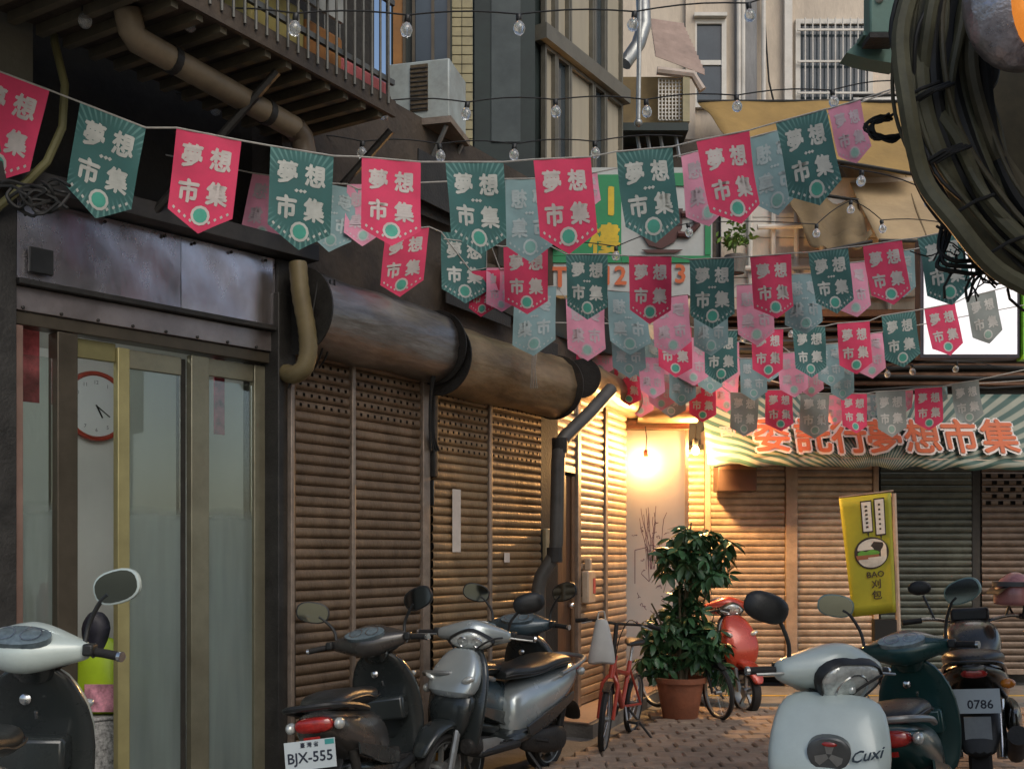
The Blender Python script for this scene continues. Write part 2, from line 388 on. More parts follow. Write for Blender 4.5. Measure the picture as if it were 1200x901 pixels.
# far wall
def fshut(label, a, b, m, rows=0, z0=0.13, Y=YF, **k):
    return shutter(label, (0, Y, 0), 0, xf(a, Y), xf(b, Y), z0, 2.74, 0.0775, m, rows=rows, **k)
fshut('narrow shutter strip under the bare bulb beside the white board', 806, 824, M_slatD)
fshut('orange-lit slatted shutter behind the potted plant and red scooter', 832, 918, M_slatD)
fshut('slatted shutter left of the yellow banner', 933, 1020, M_slatD)
fshut('dark green shutter right of the yellow banner', 1030, 1136, M_slatG, Y=12.75)
fshut('rusty shutter with big perforations at the right edge', 1148, 1236, M_slatR, rows=5, first=3, hole_w=.06, hole_step=.14, Y=12.75)
# ---- pillars and rails between the shutters
def pillar(name, label, seg, t0, t1, d0, d1, z0, z1, m, cat='pillar'):
    t = thing(name, label, cat, seg.w(t0, 0, 0), seg.rz)
    MB().bx(0, t1-t0, -d1, -d0, z0, z1).build('post', m, t, bevel=.006)
    return t
a = pillar('shutter_rail', 'thin steel guide rail splitting the first pair of brown shutters', SA, pA[1]+.004, pA[2]-.004, -.05, .085, 0.02, 2.86, M_rail, 'rail')
a = pillar('shutter_rail', 'steel guide rail at the end of the first pair of shutters', SA, pA[3]+.004, pA[3]+.085, -.05, .09, 0.02, 2.9, M_rail, 'rail')
a = pillar('shutter_rail', 'thin steel guide rail splitting the second pair of brown shutters', SA, pB[1]+.004, pB[2]-.004, -.05, .085, 0.02, 2.8, M_rail, 'rail')
t = pillar('party_wall_post', 'dark recessed post with electric boxes between the two pairs of brown shutters', SA, pA[3]+.089, pB[0]-.004, -.05, .03, 0.0, 3.2, M_dark)
MB().bx(0.005, pB[0]-pA[3]-.1, -.12, -.031, 2.05, 2.75).build('junction_box', M_dark, t, bevel=.01)
MB().bx(0.02, pB[0]-pA[3]-.12, -.10, -.031, 1.85, 2.03).build('junction_box', M_plastic, t, bevel=.01)
t = pillar('corner_pillar', 'dark square pillar behind the drainpipe', SA, pB[3]+.006, pB[3]+.30, -.3, .06, 0.0, 3.3, M_dark)
b = MB().bx(.02, .09, -.10, -.061, 1.42, 1.72); b.build('switch_box', mat('switch_beige', (0.42, 0.34, 0.2), .5), t, bevel=.008)
t = pillar('shopfront_post', 'dark steel post between the glass shopfront and the shutters', SA, SA.t(312), pA[0]-.004, -.05, .10, 0.0, 3.05, M_dark)
MB().bx(.07, .10, -.135, -.101, 0, 2.55).build('edge_trim', M_rail, t, bevel=.004)
# brown door by the drainpipe
t = thing('wooden_door', 'dark brown door half hidden behind the drainpipe', 'door', SC.w(pC[0], 0, 0), SC.rz)
wd = pC[1]-pC[0]
MB().bx(0, wd, -.03, .02, 0.132, 2.2).build('panel', mat('door_brown', (0.11, 0.06, 0.035), .5, 0, .3, 5, .2, 40, stretch=(1, 1, .15)), t)
for x in (.0, wd-.06): MB().bx(x, x+.06, -.055, -.031, 0.132, 2.2).build('stile', mat('door_trim', (0.17, 0.095, 0.05), .5), t, bevel=.005)
MB().ball((wd-.12, -.06, 1.05), .028).build('knob', M_chrome, t)
# rails on C
for x0, x1, lab in ((pC[1]+.004, pC[2]-.004, 'thin rail between the brown door and the pale shutter'), (pC[3]+.004, pC[4]-.004, 'thin rail splitting the pale lamp-lit shutters')):
    pillar('shutter_rail', lab, SC, x0, x1, -.05, .085, 0.13, 2.95, M_rail, 'rail')
# far wall posts
M_post = mat('far_post', (0.40, 0.30, 0.22), .55, .1, .25, 6, .2, 50, dirt=(.2, .13, .08))
SF = Seg((0, YF), (1, YF))
for a_, b_, lab in ((824.6, 831.4, 'narrow steel post at the left of the orange-lit shutter'), (918.6, 932.4, 'wide beige post between the two far shutters'), (1020.6, 1027, 'slim beige post behind the yellow banner')):
    pillar('far_post', lab, SF, xf(a_), xf(b_), -.2, .09, 0.03, 2.9, M_post)
pillar('far_post', 'dark post between the green and the rusty shutter', Seg((0, 12.75), (1, 12.75)), xf(1137, 12.75), xf(1147, 12.75), -.2, .05, 0.03, 2.9, M_dark)
# ---- building behind everything on the left: walls that carry the shutters
M_shadewall = mat('shade_dark_wall', (0.030, 0.027, 0.022), .85, 0, .5, 2.5, .4, 30, dirt=(.012, .011, .01))  # near-black base puts the shade of the upper-left recess into the colour
M_brownsheet = mat('brown_sheet', (0.060, 0.045, 0.032), .7, 0, .5, 3, .4, 25, dirt=(.02, .016, .012))
hb = thing('shop_building', 'old near-black building carrying the left row of shops', 'building', SA.loc(), SA.rz)
MB().bx(-.02, SA.len-.30, .06, .30, 0, 2.88).build('wall', M_shadewall, hb)
MB().bx(-.02, SA.len-.02, -.02, .30, 2.88, 4.6).build('wall', M_brownsheet, hb)
MB().bx(-.02, SA.t(452), .10, .40, 4.6, 9.5).build('wall', M_shadewall, hb)
# nailed sheets and boards above the rollers
for i in range(9):
    x = random.uniform(0, SA.len-.7); z = random.uniform(3.35, 4.2); w = random.uniform(.4, .9); h = random.uniform(.1, .35)
    MB().box((x+w/2, -.06-.012*i, z), (w, .01, h), Matrix.Rotation(random.uniform(-.08, .12), 3, 'Y')).build('board', [M_brownsheet, M_dark, M_shadewall][i % 3], hb)
sb = thing('corner_building', 'building wall behind the pale lamp-lit shutters', 'building', SC.loc(), SC.rz)
MB().bx(.30, SC.len+.02, .06, .28, 0.0, 3.0).build('wall', M_shadewall, sb)
MB().bx(.02, SC.len+.02, -.01, .28, 3.0, 4.7).build('wall', M_brownsheet, sb)
# ---- roller covers
def roller(label, seg, t0, t1, zc, r, m, d=0.16):
    t = thing('roller_cover', label, 'roller cover', seg.w(t0, d, zc), seg.rz)
    rings = []; n = 36; k = 26
    from mathutils import noise as _nz
    for i in range(k+1):
        x = (t1-t0)*i/k; ring = []
        for j in range(n):
            a = 2*math.pi*j/n; rr = r*(.97+.075*_nz.noise(Vector((x*2.2+t0*3, math.cos(a)*1.6, math.sin(a)*1.6)))+.03*_nz.noise(Vector((x*7, math.cos(a)*5, math.sin(a)*5+t0)))+(.022 if j in (5, 9) else 0))
            yy = -math.sin(a)*rr*(.82 if math.sin(a) > 0 else 1)
            ring.append(Vector((x, min(yy, d), math.cos(a)*rr*1.0)))
        rings.append(ring)
    MB().loftg(rings, cap=False).build('drum', m, t, angle=60)
    for x in (-.008, t1-t0+.008):
        ring = [[Vector((x+dx, min(-math.sin(2*math.pi*j/n)*r*1.04, d), math.cos(2*math.pi*j/n)*r*1.04)) for j in range(n)] for dx in (-.006, .006)]
        MB().loftg(ring).build('end_plate', M_dark, t)
    return t
roller('long dented steel roller cover over the first pair of shutters', SA, pA[0]-.03, pA[3]+.045, 2.95, .25, M_roll)
roller('rusty brown roller cover over the second pair of shutters', SA, pB[0]-.05, pB[3]+.05, 2.885, .255, M_rollg, .17)
roller('golden lamp-lit roller cover over the pale shutters', SC, pC[1]+.02, pC[5]+.10, 3.08, .17, M_rollg, .12)
tz = thing('roller_cover', 'short brown roller cover above the white board', 'roller cover', (1.30, 11.55, 3.0))
MB().lathe([(.13, 0), (.135, .3), (.13, .62)], 20, Matrix.Translation((0, -.02, 0)) @ Matrix.Rotation(R(90), 4, 'Y')).build('drum', M_rollg, tz)

# ================================================================== glass shopfront
gf = thing('glass_shopfront', 'aluminium glass shopfront with steel fascia on the left', 'shopfront', SG.loc(), SG.rz)
def gt(px): return SG.t(px)
gb = lambda n, a, b_, y0, y1, z0, z1, m, bev=.004: MB().bx(a, b_, y0, y1, z0, z1).build(n, m, gf, bevel=bev)
gb('post', gt(-60), gt(11), -.08, .06, 0, 3.3, M_dark)
gb('post', gt(12), gt(22), -.05, .05, 0, 2.63, mat('post_copper', (.30, .19, .15), .4, .5, .2, 5))
gb('post', gt(63), gt(87), -.04, .06, 0, 2.63, M_bronze)
gb('door_stile', gt(136), gt(150), -.02, .03, .02, 2.60, mat('stile_olive', (.34, .30, .14), .4, .35, .15, 6))
gb('door_stile', gt(213), gt(221.5), .032, .06, .02, 2.60, M_dark)
gb('door_stile', gt(222), gt(243), -.02, .03, .02, 2.62, M_alu)
gb('door_stile', gt(297), gt(312), -.01, .04, .02, 2.62, M_alu)
gb('door_rail', gt(150.3), gt(212.7), .0, .03, 2.50, 2.60, M_alu)
gb('door_rail', gt(243.3), gt(296.7), .0, .03, 2.52, 2.62, M_alu)
gb('door_rail', gt(87.3), gt(135.7), .0, .03, 2.52, 2.62, mat('rail_olive', (.20, .18, .08), .4, .35, .15, 6))
gb('sill', gt(22), gt(312), -.02, .08, 0.0, .018, M_alu)
M_glass = glass('pane_glass', frost=True)
for a, b_ in ((22.5, 62.5), (150.3, 212.7), (243.3, 296.7)):
    MB().bx(gt(a), gt(b_), .012, .018, .02, 2.5).build('pane', M_glass, gf)
gb('header', gt(11.5), gt(330), -.045, .07, 2.635, 2.70, M_bronze)
gb('header', gt(11.5), gt(330), -.06, .06, 2.702, 2.82, mat('header_steel', (.34, .30, .29), .35, .8, .25, 3, .1, 10, dirt=(.15, .11, .1)))
gb('header_ledge', gt(11.5), gt(330), -.105, .05, 2.822, 2.852, M_dark)
for i in range(9):
    x = gt(20)+(gt(325)-gt(20))*i/8
    MB().lathe([(.009, 0), (.008, .008), (.003, .011)], 10, Matrix.Translation((x, -.06, 2.715)) @ Matrix.Rotation(R(90), 4, 'X')).build('bolt', M_dark, gf)
# steel fascia sheets, slightly buckled
for k, (a, b_) in enumerate(((11.5, 203), (203.6, 313))):
    x0, x1 = gt(a), gt(b_); nx, nz = 22, 10; b = MB()
    for i in range(nx+1):
        for j in range(nz+1):
            u, v = i/nx, j/nz
            y = -.075-.0035*math.sin(u*5+k*2+v*2)*math.sin(v*3.1)-.0012*math.sin(u*17+v*9)*(.3+v*.7)
            b.v.append(Vector((x0+(x1-x0)*u, y, 2.856+.394*v)))
    for i in range(nx):
        for j in range(nz):
            a0 = i*(nz+1)+j; b.f.append((a0, a0+nz+1, a0+nz+2, a0+1))
    b.build('fascia_sheet', M_steel, gf, fix=False)
    for u in (.12, .5, .88):
        MB().lathe([(.009, 0), (.008, .01), (.003, .012)], 10, Matrix.Translation((x0+(x1-x0)*u, -.085, 3.225)) @ Matrix.Rotation(R(90), 4, 'X')).build('bolt', M_dark, gf)
gb('fascia_back', gt(11.5), gt(313), -.05, .06, 2.856, 3.25, M_dark, 0)
gb('label_plate', gt(22), gt(50), -.118, -.095, 2.885, 3.01, M_plastic)
gb('fascia_end', gt(313.5), gt(331), -.10, .06, 2.856, 3.25, M_dark)
gb('gutter', gt(-60), gt(350), -.20, .05, 3.262, 3.36, mat('gutter_dark', (.06, .055, .05), .5, .3, .3, 6))
gb('upper_wall', gt(-80), gt(331), .22, .40, 3.37, 9.5, M_shadewall, 0)
# the white room behind the glass
rm = thing('shop_room', 'white painted room seen through the glass shopfront', 'room', SG.loc(), SG.rz)
x0, x1, D = gt(-120), gt(330)-.01, 1.25
MB().bx(x0, x1+.3, D, D+.05, 0, 2.9).build('back_wall', M_wallw, rm)
MB().bx(x0-.05, x0, .09, D, 0, 2.9).build('side_wall', M_wallw, rm)
MB().bx(x1+.3, x1+.35, .35, D, 0, 2.9).build('side_wall', M_wallw, rm)
MB().bx(x0, x1+.3, .09, D, .003, .02).build('floor', M_conc, rm)
MB().bx(x0, x1+.3, .09, D, 2.78, 2.83).build('ceiling', M_wallw, rm)
tl = thing('ceiling_tube_lamp', 'fluorescent tube on the ceiling of the white shop room', 'lamp', SG.w(gt(150), -.20, 2.725), SG.rz)
MB().bx(-.62, .62, -.05, .05, .018, .05).build('fitting', M_wallw, tl)
MB().tube([(-.58, 0, 0), (.58, 0, 0)], .014, 10).build('tube', mat('tube_glow', (.9, .9, .9), .5, emit=((.92, 1, .97), 13.0)), tl)
# wall clock
ct, cz = SG.tz(112, 476, -D+.03)
ck = thing('wall_clock', 'round wall clock with red rim and white face', 'clock', SG.w(ct, -D+.03, cz), SG.rz)
Mck = Matrix.Rotation(R(90), 4, 'X')
MB().lathe([(.195, -.02), (.205, 0), (.200, .022), (.184, .024), (.178, .008)], 40, Mck @ Matrix.Diagonal((1.1, 1.1, 1, 1))).build('rim', mat('clock_red', (.42, .06, .035), .35), ck)
MB().lathe([(.176, .009), (.176, .0105), (.001, .0106)], 40, Mck @ Matrix.Diagonal((1.1, 1.1, 1, 1))).build('face', mat('clock_face', (.75, .77, .78), .5, var=.02), ck)
nb = MB()
for h in range(1, 13):
    a = R(90-30*h); put_text(nb, str(h), (math.cos(a)*.152, -.0125, math.sin(a)*.152), (1, 0, 0), (0, 0, 1), .034)
nb.build('numerals', mat('clock_ink', (.12, .13, .15), .6), ck, smooth=False, fix=False)
for ang, ln, w in ((R(-62), .09, .009), (R(-35), .12, .006)):
    MB().box((math.cos(ang)*ln*.42, -.015-ln*.02, math.sin(ang)*ln*.42), (ln, .003, w), Matrix.Rotation(-ang, 3, 'Y')).build('hand', M_black, ck)
# paper menus inside the left pane
t_, z_ = SG.tz(30, 420, -.12)
mp_ = thing('poster', 'red and white poster behind the leftmost pane', 'poster', SG.w(t_-.05, -.12, z_-.22), SG.rz)
MB().bx(0, .12, -.004, .004, 0, .38).build('sheet', mat('poster_red', (.36, .07, .08), .7, var=.6, scale=14), mp_)
t_, z_ = SG.tz(256, 445, -.10)
mp_ = thing('poster', 'narrow red strip sign behind the rightmost pane', 'poster', SG.w(t_-.03, -.10, z_-.32), SG.rz)
MB().bx(0, .07, -.004, .004, 0, .46).build('sheet', mat('strip_red', (.34, .06, .09), .7, var=.7, scale=18), mp_)
t_, z_ = SG.tz(40, 560, -.5)
sh = thing('display_shelf', 'small wooden shelf with goods behind the leftmost pane', 'shelf', SG.w(t_-.35, -.5, 1.1), SG.rz)
MB().bx(0, .5, -.12, .12, 0, .03).build('board', mat('shelf_orange', (.34, .17, .06), .6), sh)
MB().bx(0, .03, -.12, .12, -1.08, -.002).build('side', mat('shelf_orange', (.34, .17, .06), .6), sh)
MB().bx(.47, .5, -.12, .12, -1.08, -.002).build('side', mat('shelf_orange', (.34, .17, .06), .6), sh)
for i in range(4):
    w_ = SG.w(t_-.35+.08+.11*i, -.5, 1.132)
    tag(MB().lathe([(.045, 0), (.048, .13), (.03, .17), (.02, .21)], 14, Matrix.Translation(w_)).build('jar', mat('jar%d' % i, [(.3, .12, .05), (.1, .14, .06), (.5, .45, .35), (.3, .05, .05)][i], .3)),
        ['brown', 'green', 'cream', 'red'][i]+' jar on the shelf behind the leftmost pane', 'jar', 'jars on the shop shelf')
# ================================================================== white board, lamps
M_board = mat('board_white', (.50, .47, .44), .55, 0, .06, 3, dirt=(.45, .38, .32), dirt_amt=.35)
wb = thing('white_board', 'tall white board wall with ink drawings under the hanging lamp', 'board', (1.155, 11.6, 0))
MB().bx(0, .655, 0, .05, .132, 2.80).build('panel', M_board, wb)
MB().bx(-.012, .69, -.06, .2, 2.805, 2.98).build('lintel', M_rollg, wb)
MB().bx(-.012, 0.0, -.008, .05, .132, 2.80).build('frame', M_rail, wb)
MB().bx(.655, .69, -.01, .85, .132, 2.80).build('side_frame', M_post, wb)
# loose ink drawing: branches, a pot, scribbles
ink = MB(); rnd = random.Random(3)
def stroke(pts, r=.0035):
    for i in range(len(pts)-1):
        a, b_ = Vector((pts[i][0], 0, pts[i][1])), Vector((pts[i+1][0], 0, pts[i+1][1])); d = b_-a
        if d.length < 1e-4: continue
        n = Vector((-d.z, 0, d.x)).normalized()*r
        y = Vector((0, -.0012-.0001*(len(ink.v) % 7), 0)); ink.add([a+n+y, a-n+y, b_-n+y, b_+n+y], [(0, 1, 2, 3)])
for k in range(11):
    x, z = .28+rnd.uniform(-.06, .06), 1.35; pts = []; dx = rnd.uniform(-.02, .02)
    for i in range(9): pts.append((x, z)); x += dx+rnd.uniform(-.015, .015); z += rnd.uniform(.05, .10)
    stroke(pts, .0028)
for k in range(26):
    x, z = rnd.uniform(.12, .5), rnd.uniform(.75, 1.9); pts = []
    for i in range(6): pts.append((x, z)); x += rnd.uniform(-.03, .03); z += rnd.uniform(-.03, .03)
    stroke(pts, .0032)
stroke([(.13, 1.2), (.13, 1.55), (.26, 1.58), (.28, 1.22), (.2, 1.3)], .004); stroke([(.1, .62), (.2, .6), (.22, .75)], .004)
ink.build('ink_drawing', mat('ink', (.16, .10, .12), .8), wb, smooth=False, fix=False)['kind'] = 'stuff'
def lamp(label, p, watt, socket_col, r=.032, hang=.25, brk=None):
    t = thing('hanging_lamp', label, 'lamp', p)
    MB().ball((0, 0, 0), (r, r, r*1.25), nu=14, nv=10).build('bulb', mat('bulb_glow_%d' % watt, (1, .8, .5), .4, emit=((1.0, .54, .19), watt)), t)
    s_ = MB().lathe([(r*.55, r*1.15), (r*.75, r*1.4), (r*.8, r*3.2), (r*.4, r*3.6)], 14).build('socket', socket_col, t)
    MB().tube([(0, 0, r*3.5), (.01, .02, r*3.5+hang*.5), (0, .06, r*3.5+hang)], .006, 6).build('flex', M_wire, t)
    return t
lamp('hanging lamp with a red-brown socket in front of the white board', P(757, 540, 11.44), 480, mat('socket_red', (.25, .07, .04), .5))
lamp('bare glowing bulb at the right of the white board', P(815, 528, 11.60), 3600, M_plastic, .036)
# ================================================================== far building
M_cream = mat('far_plaster', (.62, .53, .42), .85, 0, .22, 1.6, .3, 25, dirt=(.24, .20, .17), dirt_amt=.75, stretch=(1, 1, .35))
M_grey = mat('far_plaster_grey', (.30, .30, .30), .85, 0, .3, 2, .4, 25, dirt=(.12, .12, .12), dirt_amt=.8, stretch=(1, 1, .3))
M_whitep = mat('white_paint_old', (.64, .61, .55), .6, 0, .12, 4, dirt=(.3, .26, .2))
M_glassdk = mat('window_dark', (.035, .05, .06), .12, 0, .3, 2, coat=.5, rvar=.05)
fb = thing('far_building', 'tall cream plaster building closing the end of the alley', 'building', (0, 14.0, 0))
X14 = lambda px: xf(px, 14.0)
Z14 = lambda py: EYE+(HY-py)/F*14.0
MB().bx(X14(640), X14(1500), .02, .3, 0, 12).build('wall', M_cream, fb)
MB().bx(X14(861), X14(886), -.05, .018, 3, 12).build('pilaster', M_grey, fb)
MB().bx(X14(918), X14(927), -.07, .018, 3, 12).build('pilaster', M_whitep, fb)
MB().bx(X14(803), X14(814), -.05, .018, 3, 12).build('pilaster', M_cream, fb)
for px in (864, 869, 893): MB().tube([(X14(px), -.09, 4), (X14(px), -.09, 12)], .028, 8).build('pipe', M_whitep, fb)
MB().tube([(X14(893), -.04, 8.6), (X14(897), -.05, 7.9), (X14(900), -.05, 7.45), (X14(908), -.04, 7.1)], .012, 6).build('cable', M_wire, fb)
def window(x0, x1, z0, z1, nm='window', bars=0, trim=.06, midz=None):
    w = MB().bx(x0, x1, -.012, .012, z0, z1).build(nm, M_glassdk, fb)
    for a in ((x0-trim, x0, z0-trim, z1+trim), (x1, x1+trim, z0-trim, z1+trim), (x0, x1, z1, z1+trim), (x0, x1, z0-trim, z0)):
        MB().bx(a[0], a[1], -.045, .016, a[2], a[3]).build('frame', M_whitep, w)
    if midz: MB().bx(x0, x1, -.035, -.013, midz-.03, midz+.03).build('frame', M_whitep, w)
    for i in range(bars):
        x = x0+(x1-x0)*(i+.5)/bars; MB().tube([(x, -.09, z0-.05), (x, -.09, z1+.05)], .009, 6).build('bar', M_whitep, w)
    if bars:
        for z in (z0+.1, (z0+z1)/2, z1-.1): MB().bx(x0-.05, x1+.05, -.100, -.082, z-.012, z+.012).build('bar', M_whitep, w)
    return w
window(X14(816), X14(845), Z14(122), Z14(30), midz=Z14(75))
window(X14(937), X14(1016), Z14(122), Z14(30), bars=9)
MB().bx(X14(812), X14(850), -.12, .016, Z14(24), Z14(20)).build('hood', M_whitep, fb)
# storey between the tarpaulins and the awning: pale boards, pipes, rusty louvres
XF = lambda px: xf(px, 13.0)
ZF = lambda py: EYE+(HY-py)/F*13.0
fs = thing('far_storefront', 'pale boarded storey over the striped awning', 'building', (0, 13.0, 0))
MB().bx(XF(780), XF(1400), .06, .25, 0, ZF(225)).build('wall', M_dark, fs)
for i in range(7):
    z0 = ZF(372)+i*.235; MB().bx(XF(845), XF(1400), .0+.004*(i % 2), .05, z0, z0+.228).build('board', M_whitep if i % 3 else M_cream, fs, bevel=.004)
for px in (878, 905, 932, 962, 1040): MB().tube([(XF(px), -.05, ZF(375)), (XF(px), -.05, ZF(235))], .03, 8).build('pipe', M_whitep, fs)
for py, a, b_ in ((270, 885, 1000), (318, 860, 1080), (352, 870, 1075)): MB().tube([(XF(a), -.12, ZF(py)), (XF(b_), -.12, ZF(py-4))], .03, 8).build('pipe', M_whitep, fs)
M_louv = mat('louvre_rust', (.16, .085, .05), .7, .1, .45, 5, .3, 40, dirt=(.05, .03, .02))
for i in range(8):
    z = ZF(455)+i*.105
    MB().box(((XF(800)+XF(1400))/2, -.05, z+.05), (XF(1400)-XF(800), .09, .016), Matrix.Rotation(R(35), 3, 'X')).build('louvre', M_louv, fs)
MB().bx(XF(845), XF(1400), -.16, -.02, ZF(374), ZF(366)).build('beam', M_louv, fs)
# ================================================================== awning with the market's name
aw = thing('striped_awning', 'green and white ray-striped awning with orange market lettering', 'awning', (0, 0, 0))
ax0, ax1 = xf(829, 11.75), 7.2
zt, zb, ytop, ybot = EYE+(HY-462)/F*12.15, EYE+(HY-534)/F*11.75, 12.15, 11.75
m = bpy.data.materials.new('awning_rays'); m.use_nodes = True
N = m.node_tree.nodes; L = m.node_tree.links; pb = N['Principled BSDF']; pb.inputs['Roughness'].default_value = .6
uvn = N.new('ShaderNodeUVMap'); sp = N.new('ShaderNodeSeparateXYZ'); L.new(uvn.outputs[0], sp.inputs[0])
at = N.new('ShaderNodeMath'); at.operation = 'ARCTAN2'; L.new(sp.outputs['Y'], at.inputs[0]); L.new(sp.outputs['X'], at.inputs[1])
ml = N.new('ShaderNodeMath'); ml.operation = 'MULTIPLY'; ml.inputs[1].default_value = 104; L.new(at.outputs[0], ml.inputs[0])
sn = N.new('ShaderNodeMath'); sn.operation = 'SINE'; L.new(ml.outputs[0], sn.inputs[0])
gt_ = N.new('ShaderNodeMapRange'); gt_.inputs['From Min'].default_value = -.25; gt_.inputs['From Max'].default_value = .25; L.new(sn.outputs[0], gt_.inputs['Value'])
mx = N.new('ShaderNodeMix'); mx.data_type = 'RGBA'; mx.inputs[6].default_value = (.05, .12, .10, 1); mx.inputs[7].default_value = (.36, .38, .30, 1); L.new(gt_.outputs[0], mx.inputs['Factor'])
ns = N.new('ShaderNodeTexNoise'); ns.inputs['Scale'].default_value = 3; ns.inputs['Detail'].default_value = 6
g_ = N.new('ShaderNodeNewGeometry'); L.new(g_.outputs['Position'], ns.inputs['Vector'])
m2 = N.new('ShaderNodeMix'); m2.data_type = 'RGBA'; m2.blend_type = 'MULTIPLY'; m2.inputs['Factor'].default_value = .55
L.new(mx.outputs[2], m2.inputs[6]); L.new(ns.outputs['Fac'], m2.inputs[7]); L.new(m2.outputs[2], pb.inputs['Base Color'])
b = MB(); b.uv = []; nx, nz = 60, 12
rc = xf(1008, 12.2)
def awp(u, v):
    x = ax0+(ax1-ax0)*u; sag = -.02*math.sin(math.pi*v)-.012*math.sin(u*70)*(1-v)
    drop = -.035*u*(1-v)*6*.6
    return Vector((x, ybot+(ytop-ybot)*v, zb+(zt-zb)*v+sag+drop*.6))
for i in range(nx+1):
    for j in range(nz+1):
        p = awp(i/nx, j/nz); b.v.append(p); b.uv.append(((p.x-rc), (j/nz+.42)*.80))
for i in range(nx):
    for j in range(nz):
        a0 = i*(nz+1)+j; b.f.append((a0, a0+nz+1, a0+nz+2, a0+1))
ao = b.build('canopy', m, aw, fix=False)
sm = ao.modifiers.new('th', 'SOLIDIFY'); sm.thickness = .006
b = MB(); b.uv = []
for i in range(nx+1):
    p = awp(i/nx, 0)
    for dz in (0.0, -.10-.012*math.sin(i*1.4)): b.v.append(p+Vector((0, -.004, dz))); b.uv.append((p.x-rc, (.42)*.80+dz*.9))
for i in range(nx): b.f.append((2*i, 2*i+1, 2*i+3, 2*i+2))
vo = b.build('valance', m, aw, fix=False); sm = vo.modifiers.new('th', 'SOLIDIFY'); sm.thickness = .004
up = (awp(.5, .6)-awp(.5, .3)).normalized(); nrm = Vector((1, 0, 0)).cross(up)
M_orange = mat('letter_orange', (.56, .13, .045), .6, var=.12); M_outl = mat('letter_outline', (.72, .66, .62), .6, var=.1)
for ch, px, py in zip('委託行夢想市集', (903, 952, 1001, 1034, 1077, 1121, 1166), (512, 515, 517, 512, 514, 516, 516)):
    pass
AY = 11.9
v0 = (AY-ybot)/(ytop-ybot)
for ch, px in zip('委託行夢想市集', (902, 950, 992, 1033, 1077, 1121, 1167)):
    x = xf(px, AY); c = awp((x-ax0)/(ax1-ax0), v0-.06)+nrm*.06
    o1 = put_text(MB(), ch, c, (.86, 0, 0), up, .46, .075, nrm, depth=.6).build('letter_outline', M_outl, aw, smooth=False, fix=False)
    put_text(MB(), ch, c+nrm*.012, (.86, 0, 0), up, .46, .024, nrm, depth=.6).build('letter', M_orange, o1, smooth=False, fix=False)
x = xf(865, AY); c = awp((x-ax0)/(ax1-ax0), v0-.02)+nrm*.06
put_text(MB(), '西門町', c, (1, 0, 0), up, .14, .04, nrm).build('letter', mat('letter_pink', (.5, .25, .25), .6), aw, smooth=False, fix=False)
MB().tube([awp(0, 0)+Vector((0, .01, -.01)), awp(.5, 0)+Vector((0, .01, -.01)), awp(1, 0)+Vector((0, .01, -.01))], .014, 8).build('front_bar', M_rail, aw)
# box under the awning
t = thing('speaker_box', 'dark brown box hanging under the left end of the awning', 'box', P(861, 556, 12.15))
MB().box((0, 0, .02), (.42, .3, .42)).build('cabinet', mat('box_brown', (.045, .025, .018), .5), t, bevel=.01)
MB().box((0, -.152, .13), (.40, .01, .17)).build('front', mat('box_front', (.12, .065, .04), .5), t)
MB().bx(.215, .58, -.1, .1, .12, .20).build('arm', M_post, t)
# ================================================================== yellow banner
bn = thing('yellow_banner', 'yellow-green hanging banner printed with a bun sandwich', 'banner', P(1040, 650, 11.3))
M_ban = mat('banner_lime', (.27, .275, .020), .6, 0, .12, 4)
TL, TR, BR, BL = P(983, 584, 11.35), P(1044, 577, 11.2), P(1050, 717, 11.2), P(999, 723, 11.35)
def bq(u, v, d=0.0):
    p = (TL*(1-u)+TR*u)*(1-v)+(BL*(1-u)+BR*u)*v
    n = (TR-TL).cross(BL-TL).normalized(); n = n if n.y < 0 else -n
    return p+n*(d+.012*math.sin(u*5+v*2)*math.sin(v*3.1))
b = MB(); K = 12
for i in range(K+1):
    for j in range(K+1): b.v.append(bq(i/K, j/K))
for i in range(K):
    for j in range(K): a0 = i*(K+1)+j; b.f.append((a0, a0+1, a0+K+2, a0+K+1))
o = b.build('cloth', M_ban, bn, world=True, fix=False); sm = o.modifiers.new('th', 'SOLIDIFY'); sm.thickness = .004
def bpoly(pts, m, d, nm):
    b = MB(); b.add([bq(u, v, d) for u, v in pts], [tuple(range(len(pts)))]); return b.build(nm, m, bn, world=True, smooth=False)
M_ink = mat('ink_black', (.035, .028, .022), .7); M_bun = mat('bun_white', (.58, .55, .48), .7)
def rr(u0, u1, v0, v1, sk=0.0): return [(u0, v0), (u1, v0), (u1+sk, v1), (u0+sk, v1)]
for (u0, u1, v0, v1) in ((.42, .60, .055, .30), (.68, .85, .045, .335)):
    bpoly(rr(u0-.02, u1+.02, v0-.012, v1+.012), M_ink, .006, 'speech_box'); bpoly(rr(u0, u1, v0, v1), M_white, .009, 'speech_box')
    for k in range(6):
        v = v0+(v1-v0)*(.12+.14*k); bpoly(rr(u0+.06, u1-.07, v, v+.016), M_ink, .012, 'small_print')
    bpoly([((u0+u1)/2-.02, v1+.012), ((u0+u1)/2+.02, v1+.012), ((u0+u1)/2+.01, v1+.05)], M_ink, .006, 'speech_tail')
def ell(cu, cv, ru, rv, a0, a1, n=14): return [(cu+ru*math.cos(R(a0+(a1-a0)*i/n)), cv+rv*math.sin(R(a0+(a1-a0)*i/n))) for i in range(n+1)]
bpoly(ell(.55, .485, .36, .135, 0, 350, 22), M_ink, .006, 'bun_outline')
bpoly(ell(.56, .455, .30, .088, 180, 360, 14)+[(.86, .50), (.80, .50), (.74, .455)], M_bun, .009, 'bun_top')
bpoly(ell(.56, .52, .30, .085, 0, 180, 14), M_bun, .009, 'bun_base')
